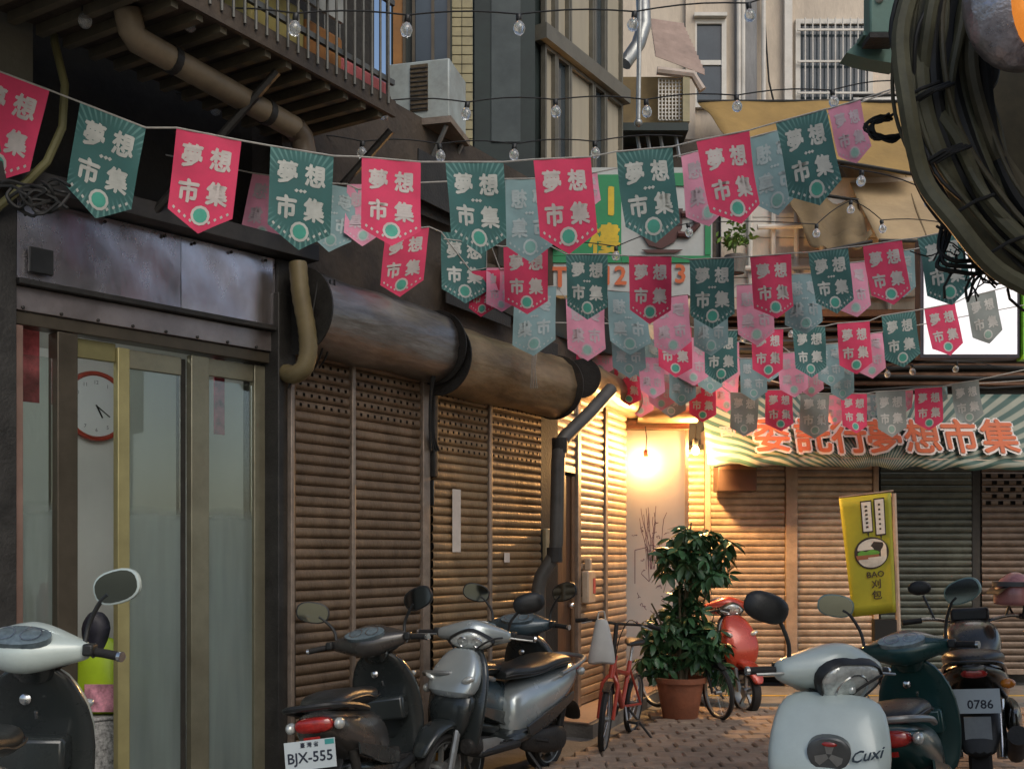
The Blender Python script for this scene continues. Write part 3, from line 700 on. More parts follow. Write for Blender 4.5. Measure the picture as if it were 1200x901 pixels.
bpoly([(.74, .455), (.86, .455), (.86, .53), (.74, .53)], M_bun, .0095, 'bun_fold')
bpoly([(.26, .475), (.34, .455), (.44, .47), (.54, .455), (.66, .465), (.72, .485), (.70, .50), (.26, .495)], mat('lettuce', (.10, .28, .04), .7), .011, 'lettuce')
bpoly([(.22, .495), (.70, .50), (.72, .535), (.24, .53)], mat('patty', (.25, .10, .05), .7), .012, 'filling')
uxb = (bq(1, .5)-bq(0, .5)).normalized(); uyb = (bq(.5, 0)-bq(.5, 1)).normalized(); nb_ = uxb.cross(uyb)
for tx, v, sz in (('BAO', .665, .085), ('刈', .745, .10), ('包', .835, .10)):
    b = MB(); put_text(b, tx, bq(.6, v, .012), uxb, uyb, sz, .02, nb_); b.build('lettering', M_ink, bn, world=True, smooth=False, fix=False)
pole = MB().tube([P(1047, 578, 11.22), P(1052, 716, 11.22), P(1053, 745, 11.22)], .028, 8); pole.build('pole', M_post, bn, world=True)
MB().tube([P(983, 583, 11.36), P(1047, 575, 11.22)], .012, 6).build('rod', M_rail, bn, world=True)
MB().box(P(1036, 738, 11.25), (.22, .1, .22)).build('base_weight', M_black, bn, world=True)
MB().tube([P(1053, 740, 11.22), Vector((P(1053, 740, 11.22).x, 11.22, .03))], .022, 8).build('leg', M_rail, bn, world=True)
# ================================================================== green coffee sign
sg = thing('green_sign', 'green framed cafe sign with yellow characters and a brown cup', 'sign', P(740, 270, 9.55))
M_gr = mat('sign_green', (.010, .22, .075), .45, 0, .15, 5); M_sw = mat('sign_white', (.44, .46, .44), .5, 0, .1, 4, dirt=(.3, .3, .27)); M_yel = mat('sign_yellow', (.58, .40, .02), .5)
Ys = 9.55
S = lambda px, py, d=0: P(px, py, Ys)+Vector((0, -d, 0))
def srect(a, b_, c, d_, m, dep, nm, th=.02):
    p, q = S(a, d_), S(b_, c); return MB().bx(p.x, q.x, Ys-dep, Ys-dep+th, p.z, q.z).build(nm, m, sg, world=True, smooth=False)
srect(643, 835, 196, 346, M_sw, -.01, 'panel', .12)
srect(643, 728, 205, 300, M_gr, .006, 'green_panel', .014)
srect(728.5, 833, 203, 218, M_gr, .006, 'border', .014)
srect(826, 833, 218.5, 299, M_gr, .006, 'border', .014)
srect(728.5, 833, 300, 308, M_gr, .0065, 'border', .014)
srect(643, 728, 300.5, 308, M_gr, .0065, 'border', .014)
for tx, px, py, sz, m_ in (('1', 716, 236, .34, M_yel), ('樓', 708, 280, .28, M_yel), ('T', 656, 325, .24, M_orange), ('12', 722, 323, .22, M_orange), ('3', 797, 321, .22, M_orange)):
    b = MB(); put_text(b, tx, S(px, py, .01), (1, 0, 0), (0, 0, 1), sz, .03, depth=.3); b.build('lettering', m_, sg, world=True, smooth=False, fix=False)
M_cup = mat('cup_brown', (.075, .025, .02), .5)
cup = MB(); pts = [S(748, 245), S(800, 245), S(799, 268), S(790, 284), S(775, 292), S(760, 288), S(750, 272)]
cup.prism([p+Vector((0, -.004, 0)) for p in pts], (0, -.01, 0)); cup.build('cup', M_cup, sg, world=True, smooth=False)
cup = MB(); cup.tube([S(798, 252, .012), S(812, 250, .012), S(817, 264, .012), S(806, 276, .012), S(794, 275, .012)], .03, 8); cup.build('cup_handle', M_cup, sg, world=True)
MB().prism([S(752, 293, .004), S(800, 293, .004), S(792, 297, .004), S(758, 297, .004)], (0, -.01, 0)).build('saucer', M_cup, sg, world=True, smooth=False)
for px in (660, 815): MB().bx(S(px, 0).x-.03, S(px, 0).x+.03, Ys+.13, 13.0, S(px, 250).z-.03, S(px, 250).z+.03).build('bracket', M_dark, sg, world=True)
# light box lit by the lamp below the sign
t = thing('sign_panel', 'cream sign panel hanging below the green sign', 'sign', P(778, 385, 11.4))
MB().box((0, 0, 0), (.44, .08, .72), Matrix.Rotation(R(8), 3, 'Y')).build('panel', mat('cream_sign', (.62, .54, .36), .5), t)
MB().box((0, 0, 0), (.47, .07, .75), Matrix.Rotation(R(8), 3, 'Y')).build('frame', M_rail, t)
# plant on the ledge behind
t = thing('ledge_plant', 'small bright green plant in a pot on the ledge beside the green sign', 'plant', P(862, 300, 12.7))
MB().lathe([(.10, -.2), (.13, .0), (.12, .0), (.1, -.02)], 14).build('pot', M_conc, t)
lb = MB(); rn = random.Random(5)
for i in range(110):
    c = Vector((rn.gauss(0, .09), rn.gauss(0, .07), .12+abs(rn.gauss(0, .12)))); d = Vector((rn.gauss(0, 1), rn.gauss(0, 1), rn.gauss(0, 1))).normalized(); e2 = d.cross(Vector((.3, .5, .8))).normalized()
    lb.add([c-d*.045, c+e2*.022, c+d*.045, c-e2*.022], [(0, 1, 2, 3)])
lb.build('foliage', mat('leaf_lime', (.14, .26, .05), .5, var=.5, scale=20), t, smooth=False, fix=False)
for i in range(5): MB().tube([(0, 0, -.02), (rn.gauss(0, .06), rn.gauss(0, .05), .25)], .005, 5).build('stem', mat('stem_green', (.10, .14, .04), .6), t)
# ================================================================== white lit screen at the right
sc = thing('light_box', 'bright white light box sign at the right above the awning', 'sign', P(1135, 350, 10.6))
p, q = P(1083, 415, 10.6)-P(1135, 350, 10.6), P(1192, 283, 10.6)-P(1135, 350, 10.6)
MB().bx(p.x, q.x, 0, .015, p.z, q.z).build('face', mat('screen_white', (.8, .8, .8), .4, emit=((1, .97, 1.0), .40)), sc)
MB().bx(p.x-.03, q.x+.03, .016, .16, p.z-.03, q.z+.03).build('case', mat('case_dark', (.03, .025, .04), .5), sc)
MB().bx(q.x+.05, q.x+.12, -.02, .12, p.z-.05, q.z+.02).build('side_sign', mat('neon_green', (.2, .55, .04), .4), sc)
MB().bx(-.05, .05, .16, 2.39, -.1, .1).build('bracket', M_dark, sc)
# dark cable trunking over the awning
for i in range(7):
    py = 388+i*11; t = thing('cable_run', ['upper', 'second', 'third', 'fourth', 'fifth', 'sixth', 'lowest'][i]+' black cable run strung over the awning below the white light box', 'cable', P(1060, py, 12.3))
    pts = [P(880+random.uniform(-40, 60), py+random.uniform(-4, 4), 12.3+.05*i)]+[P(x, py+random.uniform(-3, 4), 12.3+.05*i) for x in range(960, 1260, 50)]
    MB().tube(pts, random.uniform(.012, .035), 7).build('cable', M_wire, t, world=True)
# ================================================================== tarpaulins
M_tarp = mat('tarp_tan', (.40, .29, .16), .7, 0, .16, 2.2, .25, 14, dirt=(.22, .15, .08), dirt_amt=.5)
M_tarpd = mat('tarp_brown', (.17, .12, .06), .75, 0, .25, 3, .3, 14, dirt=(.07, .05, .03))
def sheet(label, c4, m, sag, n=18, fold=.03, sd_=1, seams=()):
    t = thing('tarpaulin', label, 'tarpaulin', c4[3]); rn = random.Random(sd_); b = MB(); ph = [rn.uniform(0, 6) for _ in range(6)]
    for i in range(n+1):
        for j in range(n+1):
            u, v = i/n, j/n; p = (c4[0]*(1-u)+c4[1]*u)*(1-v)+(c4[3]*(1-u)+c4[2]*u)*v
            p = p+Vector((0, 0, -sag*math.sin(math.pi*u)*math.sin(math.pi*min(1, v*1.1))+fold*math.sin(u*14+v*5+ph[0])*.5+fold*.5*math.sin(u*5-v*11+ph[1])))
            b.v.append(p)
    for i in range(n):
        for j in range(n): a0 = i*(n+1)+j; b.f.append((a0, a0+1, a0+n+2, a0+n+1))
    o = b.build('cloth', m, t, world=True, fix=False, angle=70); s_ = o.modifiers.new('th', 'SOLIDIFY'); s_.thickness = .008
    for u in seams: MB().tube([(c4[0]*(1-u)+c4[1]*u).lerp(c4[3]*(1-u)+c4[2]*u, k/8)+Vector((0, -.015, -.02-sag*math.sin(math.pi*u)*math.sin(math.pi*min(1, k/8*1.1)))) for k in range(9)], .012, 6).build('seam', M_tarpd, t, world=True)
    for e in ((c4[0], c4[1]), (c4[3], c4[2])): MB().tube([e[0], e[1]], .02, 6).build('edge_rope', M_wire, t, world=True)
    return t
sheet('ochre tarpaulin strip hanging below the barred window', [P(818, 119, 13.7), P(1075, 119, 13.7), P(1075, 205, 12.6), P(858, 168, 12.6)], mat('tarp_ochre', (.30, .19, .06), .7, 0, .2, 2.5, .3, 14), .08, sd_=2)
sheet('large tan tarpaulin stretched above the white light box', [P(985, 193, 13.4), P(1180, 175, 13.4), P(1190, 285, 11.9), P(1030, 282, 11.9)], M_tarp, .05, fold=.015, sd_=3, seams=(.36, .8))
sheet('gathered brown tarpaulin fold beside the large tan one', [P(918, 222, 12.9), P(1006, 235, 12.7), P(1022, 283, 12.0), P(958, 296, 12.0)], M_tarpd, .12, fold=.09, sd_=4)
sheet('grey-white canvas sheet behind the cable bundle', [P(1000, 112, 13.9), P(1200, 112, 13.9), P(1200, 192, 13.5), P(1010, 190, 13.5)], M_whitep, .02, sd_=5)
# ================================================================== upper left: balcony, pipe, air conditioner, window block
M_bar = mat('bar_grey', (.11, .11, .10), .5, .4, .3, 10)
M_zinc = mat('zinc', (.32, .33, .32), .4, .7, .25, 5, .2, 20)
dB = .72
bt1, bz = SA.tz(458, 134, dB)
bal = thing('caged_balcony', 'dark balcony cage with vertical bars hanging over the left shops', 'balcony', SA.w(0, 0, 0), SA.rz)
BT0 = -3.2; BT1 = bt1
MB().bx(BT0, BT1, -dB, .08, bz, bz+.10).build('slab', M_brownsheet, bal)
MB().bx(BT0, BT1+.01, -dB-.03, -dB-.002, bz-.02, bz+.07).build('edge_beam', M_brownsheet, bal)
for i in range(22):                                   # ribs under the slab
    x = BT0+.1+(BT1-BT0-.2)*i/21; MB().bx(x-.02, x+.02, -dB, .06, bz-.05, bz-.002).build('rib', mat('rib_wood', (.10, .085, .055), .7, 0, .3, 6), bal)
barme = MB().tube([(0, 0, 0), (0, 0, 2.6)], .008, 6).mesh('bar', M_bar)
x = BT0+.05
while x < BT1:
    link('bar', barme, bal, (x, -dB-.038, bz+.03)); x += .075
for z in (.16, .62, 1.25): MB().bx(BT0, BT1, -dB-.030, -dB-.008, bz+z, bz+z+.03).build('cross_rail', M_bar, bal)
ebar = MB().tube([(0, 0, 0), (0, 0, 2.6)], .008, 6).mesh('bar', M_bar)
for i in range(6): link('bar', ebar, bal, (BT1-.01, -dB+.02+i*.12, bz+.10))
MB().bx(BT0, BT1-.35, -dB+.06, -dB+.08, bz+.40, bz+2.6).build('curtain_sheet', mat('balcony_sheet', (.33, .34, .32), .7, 0, .3, 2, dirt=(.2, .17, .1), stretch=(1, 1, .3)), bal)
def ontop(name, label, cat, px, py, size, m, d=.55):
    t_, z_ = SA.tz(px, py, d); o = MB().box((0, 0, 0), size, Matrix.Rotation(SA.rz, 3, 'Z')).xform(Matrix.Translation(SA.w(t_, d, bz+.10+size[2]/2+.002))).build(name, m, bevel=.02)
    tag(o, label, cat)
ontop('storage_box', 'orange box behind the balcony bars', 'box', 365, 60, (.30, .2, .22), mat('box_orange', (.28, .12, .03), .7))
ontop('cloth_bundle', 'dusty red cloth bundle behind the balcony bars', 'bundle', 405, 85, (.55, .2, .12), mat('bundle_red', (.36, .09, .09), .8))
ontop('storage_crate', 'faded yellow crate at the left of the balcony', 'crate', 310, 30, (.4, .2, .25), mat('crate_yellow', (.32, .26, .08), .6))
# zinc roof lip over the balcony sheet
MB().box(((BT0+BT1)/2-.3, -dB-.08, bz+.50), (BT1-BT0-.6, .22, .03), Matrix.Rotation(R(18), 3, 'X')).build('ledge_roof', M_zinc, bal)
for px, w in ((250, .5), (390, .5)):
    t_ = SA.t(px, .3); MB().tube([(t_-.15, -.02, bz-.75), (t_+.1, -dB+.06, bz-.06)], .022, 6).build('brace', M_dark, bal)
# fat beige drainpipe under the balcony
pp = thing('drain_pipe', 'fat beige plastic pipe slanting under the balcony', 'pipe', P(250, 95, 6.0))
A_ = SA.w(SA.t(158, .45), .45, 0); 
def SAp(px, py, d): t_, z_ = SA.tz(px, py, d); return SA.w(t_, d, z_)
p0, p1 = SAp(160, 47, .48), SAp(345, 150, .48)
MB().tube([p0+Vector((-.03, -.04, .12)), p0+Vector((-.015, -.02, .03)), p0, p0*.5+p1*.5, p1], .062, 14).build('pipe', mat('pvc_beige', (.20, .155, .10), .45, 0, .2, 6, dirt=(.09, .07, .05)), pp, world=True)
MB().tube([p1, p1+Vector((.03, .05, -.03)), p1+Vector((.045, .07, -.12)), p1+Vector((.045, .07, -.28))], .066, 14).build('elbow', mat('pvc_dark', (.10, .075, .05), .45), pp, world=True)
for f in (.2, .8):
    q = p0*(1-f)+p1*f; dv = (p1-p0).normalized(); MB().tube([q-dv*.02, q+dv*.02], .068, 14).build('clip', M_dark, pp, world=True)
# olive pillar at the far left top
t = thing('upper_pillar', 'olive grey plastered pillar at the top left corner', 'pillar', (SG.w(SG.t(-15), .15, 3.40)), SG.rz)
MB().bx(-.25, .13, -.05, .1, 0, 5).build('shaft', mat('olive_plaster', (.13, .125, .10), .8, 0, .2, 3, .2, 30), t)
t = thing('olive_cable', 'yellow-olive cable hanging in a loop at the left edge', 'cable', P(70, 150, 5.3))
pts = [P(62, 0, 5.5), P(64, 50, 5.45), P(76, 100, 5.4), P(73, 150, 5.35), P(55, 190, 5.3), P(30, 215, 5.3), P(-10, 250, 5.3)]
MB().tube(pts, .020, 8).build('cable', mat('cable_olive', (.15, .14, .06), .6), t, world=True)
t = thing('cable_tangle', 'tangle of black cables and hooks above the label plate', 'cables', P(30, 235, 5.2))
for k in range(8):
    c = P(25+random.uniform(-25, 35), 232+random.uniform(-12, 10), 5.15)
    pts = [c+Vector((math.cos(a/3+k)*random.uniform(.06, .14), random.uniform(-.03, .03), math.sin(a/3+k)*random.uniform(.03, .09))) for a in range(14)]
    pts = smooth(pts[::2], 5)
    MB().tube(pts, .008, 6).build('cable', M_wire, t, world=True)
# bent flexible conduit by the first shutter
def SAq(px, py, d): return SAp(px, py, d)
t = thing('flexible_conduit', 'fat olive conduit bending down beside the first shutter', 'pipe', SAq(352, 380, .2))
pts = [SAq(349, 308, .22), SAq(352, 345, .24), SAq(360, 385, .27), SAq(362, 412, .28), SAq(357, 432, .26), SAq(345, 440, .2), SAq(335, 437, .1)]
fine = []
for i in range(len(pts)-1):
    for k in range(6): fine.append(pts[i].lerp(pts[i+1], k/6))
fine.append(pts[-1])
for _ in range(4): fine = [fine[0]]+[(fine[i-1]+fine[i]*2+fine[i+1])/4 for i in range(1, len(fine)-1)]+[fine[-1]]
MB().tube(fine, [.052+.003*(i % 2) for i in range(len(fine))], 14).build('hose', mat('hose_olive', (.16, .125, .06), .5, 0, .2, 8), t, world=True)
for k in range(5):
    a_ = SAq(372+k*5, 328, .30); b_ = SAq(338+k*9, 455-k*6, .14); md = SAq(362+k*8, 410, .3)
    tt = thing('hanging_wire', ['first', 'second', 'third', 'fourth', 'fifth'][k]+' thin wire drooping beside the olive conduit, counted from the left', 'wire', a_)
    MB().tube([a_*(1-u/8)**2+md*2*(u/8)*(1-u/8)+b_*(u/8)**2 for u in range(9)], .006, 5).build('wire', M_wire, tt, world=True)
for k in range(4):
    a_ = SAq(512+k*4, 400, .32); b_ = SAq(505+k*3, 528, .12); md = SAq(500-k*3, 470, .15)
    tt = thing('hanging_wire', ['left', 'inner left', 'inner right', 'right'][k]+' black wire hanging between the two steel roller covers', 'wire', a_)
    MB().tube([a_*(1-u/8)**2+md*2*(u/8)*(1-u/8)+b_*(u/8)**2 for u in range(9)], .009, 5).build('wire', M_wire, tt, world=True)
t = thing('frayed_string', 'frayed white string hanging off the rusty roller cover', 'string', SAq(628, 425, .46))
for k in range(4): MB().tube([SAq(624+k*2, 405, .46), SAq(623+k*1.3, 430, .47), SAq(622+k*2.5, 455, .47)], .003, 4).build('strand', M_cord, t, world=True)
# black downpipe in front of the corner pillar
t = thing('downpipe', 'dark grey drainpipe with two bends at the corner pillar', 'pipe', P(655, 640, 9.0))
pts = [P(716, 456, 9.6), P(690, 485, 9.35), P(662, 512, 9.1), P(656, 522, 9.05), P(654, 540, 9.02), P(652, 636, 9.0), P(650, 650, 9.0), P(634, 676, 9.0), P(631, 690, 9.0), P(631, 868, 9.0)]
MB().tube(pts, .058, 14).build('pipe', mat('pipe_grey', (.085, .08, .072), .45, .2, .25, 8), t, world=True)
for i in (3, 6): MB().tube([pts[i]+Vector((0, 0, .06)), pts[i]-Vector((0, 0, .06))], .066, 14).build('collar', M_dark, t, world=True)
# notices
t_, z_ = SA.tz(535, 610, .078)
tag(MB().box((0, 0, 0), (.105, .003, .46), Matrix.Rotation(SA.rz, 3, 'Z')).xform(Matrix.Translation(SA.w(t_, .078, z_))).build('paper_notice', M_paper), 'long white paper strip taped to the brown shutter', 'notice')
t_, z_ = SA.tz(594, 653, .078)
tag(MB().box((0, 0, 0), (.08, .003, .075), Matrix.Rotation(SA.rz, 3, 'Z')).xform(Matrix.Translation(SA.w(t_, .078, z_))).build('sticker', M_paper), 'small square sticker on the brown shutter by the dark pillar', 'sticker')
t_, z_ = SC.tz(688, 685, .09)
mb_ = thing('meter_box', 'cream meter box on the pale shutter behind the bicycle', 'meter box', SC.w(t_, .09, z_), SC.rz)
MB().bx(-.11, .11, -.05, .02, -.17, .13).build('box', mat('meter_cream', (.50, .40, .30), .55), mb_, bevel=.015)
MB().bx(-.03, .03, -.04, .02, .131, .24).build('cap', mat('meter_cream', (.50, .40, .30), .55), mb_, bevel=.01)
MB().bx(.02, .09, -.054, -.051, -.08, .06).build('red_mark', mat('mark_red', (.45, .08, .08), .6), mb_)
# ---- air conditioner
ac = thing('air_conditioner', 'boxy white window air conditioner with a brown grille on a bracket', 'air conditioner', P(497, 140, 7.9), R(-14))
M_acw = mat('ac_white', (.38, .43, .42), .5, .1, .15, 6, dirt=(.18, .17, .15), dirt_amt=.7)
w = (535-458)/F*7.9
MB().bx(-.28, -.28+w, 0, .42, 0, .42).build('casing', M_acw, ac, bevel=.012)
gr = MB().bx(-.10, .03, -.012, -.001, .06, .39).build('grille', mat('ac_grille', (.10, .075, .045), .6, .2, .5, 30), ac)
for i in range(10): MB().bx(-.10, .03, -.018, -.0125, .07+.032*i, .078+.032*i).build('fin', M_dark, gr)
MB().bx(-.30, -.26+w, -.03, .45, -.05, -.004).build('tray', M_rail, ac)
for y in (0.02, .4): MB().tube([(.16, y, -.05), (-.08, y+.12, -.42)], .018, 6).build('brace', M_zinc, ac)
# ---- block with dark cladding and window front
ub = thing('window_block', 'dark clad upper storey with tall beige curtained windows', 'building', (SA.w(SA.len-.6, 0, 0)), SA.rz)
UL = SA.t(727)-(SA.len-.6)
M_clad = mat('clad_green', (.022, .032, .030), .55, .2, .35, 4)
M_tileY = mat('tile_yellow', (.34, .30, .17), .55, 0, .2, 8, dirt=(.18, .14, .08))
MB().bx(.60, UL, .03, .8, 3.4, 9.5).build('core', M_clad, ub)
# face towards the viewer
fx = thing('clad_bay', 'dark green clad bay between the yellow tile strip and the windows', 'building', (P(556, 300, 9.15).x, 9.15, 0))
wd = P(627, 0, 9.15).x-P(556, 0, 9.15).x
MB().bx(0, wd, 0, .4, 3.2, 9.5).build('wall', M_clad, fx)
for z0, z1 in ((4.9, 6.15), (6.3, 7.6)): MB().bx(.14, wd-.12, -.012, -.001, z0, z1).build('panel', mat('clad_panel', (.045, .058, .055), .35, .1, .3, 4), fx)
ty = thing('tile_strip', 'strip of wall with small yellow tiles right of the air conditioner', 'wall', (P(529, 300, 9.2).x, 9.1, 0))
wt = P(555, 0, 9.1).x-P(529, 0, 9.1).x
MB().bx(0, wt, .012, .2, 4.4, 9.5).build('backing', M_clad, ty)
tme = MB().bx(0.003, wt*.5-.003, -.002, .011, 0.004, .072).mesh('tile', M_tileY, smooth=False)
for i in range(66):
    for c_ in range(2): link('tile', tme, ty, (wt*.5*c_, 0, 4.45+.0765*i), (0, random.uniform(-.03, .03)*0, 0))
# recess left of it: orange panel and dark glass
rc_ = thing('window_recess', 'dark window with an orange blind behind the air conditioner', 'window', (P(457, 0, 8.9).x, 8.95, 0))
wr = P(528, 0, 8.95).x-P(457, 0, 8.95).x
MB().bx(0, wr, .03, .2, 3.6, 9.5).build('backing', M_clad, rc_)
MB().bx(.02, .10, 0, .028, 5.4, 9).build('blind', mat('blind_orange', (.26, .12, .035), .7), rc_)
MB().bx(.20, wr-.02, .008, .028, 5.4, 9).build('pane', M_glassdk, rc_)
for x in (.11, .185, .34, wr-.02): MB().bx(x-.012, x+.012, -.01, .029, 5.4, 9).build('frame', M_bronze, rc_)
# windows on the alley face
M_cur = mat('curtain_beige', (.36, .32, .24), .7, 0, .12, 3, stretch=(3, 3, .3))
M_fr = mat('win_frame', (.16, .15, .12), .45, .4, .2, 8)
hz = 5.85
cols = [SA.t(x)-(SA.len-.6) for x in (634, 648, 664, 692, 706, 726)]
for zi, (z0, z1) in enumerate(((4.3, hz-.06), (hz+.08, 7.9))):
    for i in range(5):
        a_, b_ = cols[i]+.03, cols[i+1]-.03
        m_ = M_cur if i in (0, 2, 4) or (zi and i == 1) else M_glassdk
        w_ = MB().bx(a_, b_, .0, .02, z0, z1).build('window', m_, ub)
        for q in ((a_-.026, a_, z0, z1), (b_, b_+.026, z0, z1), (a_, b_, z1-.03, z1), (a_, b_, z0, z0+.03)): MB().bx(q[0], q[1], -.04, -.002, q[2], q[3]).build('frame', M_fr, w_)
MB().bx(.58, UL+.02, -.10, .02, hz-.055, hz+.075).build('transom', M_fr, ub)
MB().bx(.58, UL+.02, -.06, .02, 4.15, 4.29).build('sill', M_fr, ub)
# ---- side annex: hood, caged unit, ducts
an = thing('annex_hood', 'corrugated pinkish hood over a caged unit beside the window block', 'hood', P(780, 120, 11.9))
b = MB(); tl, tr_, br, bl = P(762, 25, 12.4), P(800, 30, 12.6), P(826, 88, 11.7), P(768, 66, 11.5)
for i in range(25):
    for j in range(2):
        u = i/24; p = (tl.lerp(bl, u) if j == 0 else tr_.lerp(br, u)); b.v.append(p+Vector((0, -.03*(i % 2), .03*(i % 2))))
for i in range(24): b.f.append((2*i, 2*i+1, 2*i+3, 2*i+2))
o = b.build('roof_sheet', mat('hood_pink', (.34, .25, .21), .6, .1, .25, 5, dirt=(.18, .12, .1)), an, world=True, smooth=False); s_ = o.modifiers.new('th', 'SOLIDIFY'); s_.thickness = .006
p, q = P(728, 148, 11.7), P(806, 88, 11.7)
MB().bx(p.x, q.x, 11.75, 12.2, p.z, q.z).build('box', mat('annex_ochre', (.20, .14, .06), .7), an, world=True)
p, q = P(772, 140, 11.6), P(800, 92, 11.6)
for i in range(8): x_ = p.x+(q.x-p.x)*i/7; MB().bx(x_-.006, x_+.006, 11.60, 11.612, p.z, q.z).build('mesh_wire', M_whitep, an, world=True)
for i in range(12): z_ = p.z+(q.z-p.z)*i/11; MB().bx(p.x, q.x, 11.613, 11.622, z_-.006, z_+.006).build('mesh_wire', M_whitep, an, world=True)
MB().tube([P(770, 83, 11.55), P(812, 88, 11.55), P(823, 106, 11.55)], .045, 8).build('trim', mat('trim_pink', (.46, .38, .32), .6), an, world=True)
MB().bx(P(800, 0, 11.55).x, P(808, 0, 11.55).x, 11.53, 11.64, p.z-.05, q.z+.02).build('post', M_tileY, an, world=True)
MB().bx(P(728, 0, 11.5).x, P(806, 0, 11.5).x, 11.45, 11.9, P(0, 146, 11.5).z-.08, P(0, 146, 11.5).z).build('ledge', M_clad, an, world=True)
for px in (745, 757, 772, 790): MB().tube([P(px, 150, 11.6), P(px+6, 185, 11.6)], .02, 6).build('strut', M_zinc, an, world=True)
MB().bx(P(728, 0, 11.9).x, P(840, 0, 11.9).x, 11.95, 12.3, 3.2, P(0, 150, 11.9).z-.1).build('lower_wall', M_brownsheet, an, world=True)
dk = thing('vent_duct', 'silver bent ventilation duct at the top centre', 'duct', P(752, 50, 10.9))
MB().tube([P(752, -30, 10.9), P(754, 10, 10.9), P(755, 30, 10.9), P(748, 52, 10.85), P(732, 75, 10.8)], .07, 12).build('duct', M_zinc, dk, world=True)
tp = thing('thin_pipe', 'thin pale vertical pipe with a bulb end at the top centre', 'pipe', P(749, 90, 10.6))
MB().tube([P(750, -20, 10.6), P(748, 140, 10.6)], .022, 8).build('pipe', M_zinc, tp, world=True); MB().ball(P(748, 144, 10.6), .04).build('cap', M_zinc, tp, world=True)
# ================================================================== bunting
def pmat(name, col, rays=False, weave=.12):
    m = mat(name, col, .75, 0, weave, 9)
    if rays and 'rays' not in m:
        m['rays'] = 1; N = m.node_tree.nodes; L = m.node_tree.links; pb = N['Principled BSDF']
        src = pb.inputs['Base Color'].links[0].from_socket
        uv = N.new('ShaderNodeUVMap'); sp = N.new('ShaderNodeSeparateXYZ'); L.new(uv.outputs[0], sp.inputs[0])
        ad = N.new('ShaderNodeMath'); ad.operation = 'ADD'; ad.inputs[1].default_value = .68; L.new(sp.outputs['Y'], ad.inputs[0])
        at = N.new('ShaderNodeMath'); at.operation = 'ARCTAN2'; L.new(ad.outputs[0], at.inputs[0]); L.new(sp.outputs['X'], at.inputs[1])
        ml = N.new('ShaderNodeMath'); ml.operation = 'MULTIPLY'; ml.inputs[1].default_value = 52; L.new(at.outputs[0], ml.inputs[0])
        sn = N.new('ShaderNodeMath'); sn.operation = 'SINE'; L.new(ml.outputs[0], sn.inputs[0])
        cb = N.new('ShaderNodeCombineXYZ'); L.new(sp.outputs['X'], cb.inputs[0]); L.new(ad.outputs[0], cb.inputs[1])
        ln = N.new('ShaderNodeVectorMath'); ln.operation = 'LENGTH'; L.new(cb.outputs[0], ln.inputs[0])
        r1 = N.new('ShaderNodeMapRange'); r1.inputs['From Min'].default_value = .50; r1.inputs['From Max'].default_value = .66; L.new(ln.outputs['Value'], r1.inputs['Value'])
        r2 = N.new('ShaderNodeMapRange'); r2.inputs['From Min'].default_value = .2; r2.inputs['From Max'].default_value = .7; r2.inputs['To Max'].default_value = .55; L.new(sn.outputs[0], r2.inputs['Value'])
        mu = N.new('ShaderNodeMath'); mu.operation = 'MULTIPLY'; L.new(r1.outputs[0], mu.inputs[0]); L.new(r2.outputs[0], mu.inputs[1])
        mx = N.new('ShaderNodeMix'); mx.data_type = 'RGBA'; L.new(mu.outputs[0], mx.inputs['Factor']); L.new(src, mx.inputs[6]); mx.inputs[7].default_value = (.16, .33, .30, 1)
        L.new(mx.outputs[2], pb.inputs['Base Color'])
    return m
PC = {'p': pmat('pennant_pink', (.62, .045, .115)), 't': pmat('pennant_teal', (.040, .125, .118), True),
      'q': pmat('pennant_pale_pink', (.66, .27, .37)), 'u': pmat('pennant_pale_teal', (.22, .34, .35)), 'g': pmat('pennant_grey', (.24, .26, .24))}  # pale and grey bases lightened in place of light through the cloth
PT = {'p': mat('print_p', (.50, .45, .42), .75), 't': mat('print_t', (.46, .47, .43), .75), 'q': mat('print_q', (.50, .40, .43), .75), 'u': mat('print_u', (.38, .45, .45), .75), 'g': mat('print_g', (.48, .46, .42), .75)}
PE = {'p': mat('emblem_mint', (.07, .33, .24), .7), 't': mat('emblem_green', (.06, .31, .23), .7), 'q': mat('emblem_pale', (.26, .42, .36), .7), 'u': mat('emblem_pale2', (.18, .36, .32), .7), 'g': mat('emblem_grey', (.22, .32, .26), .7)}
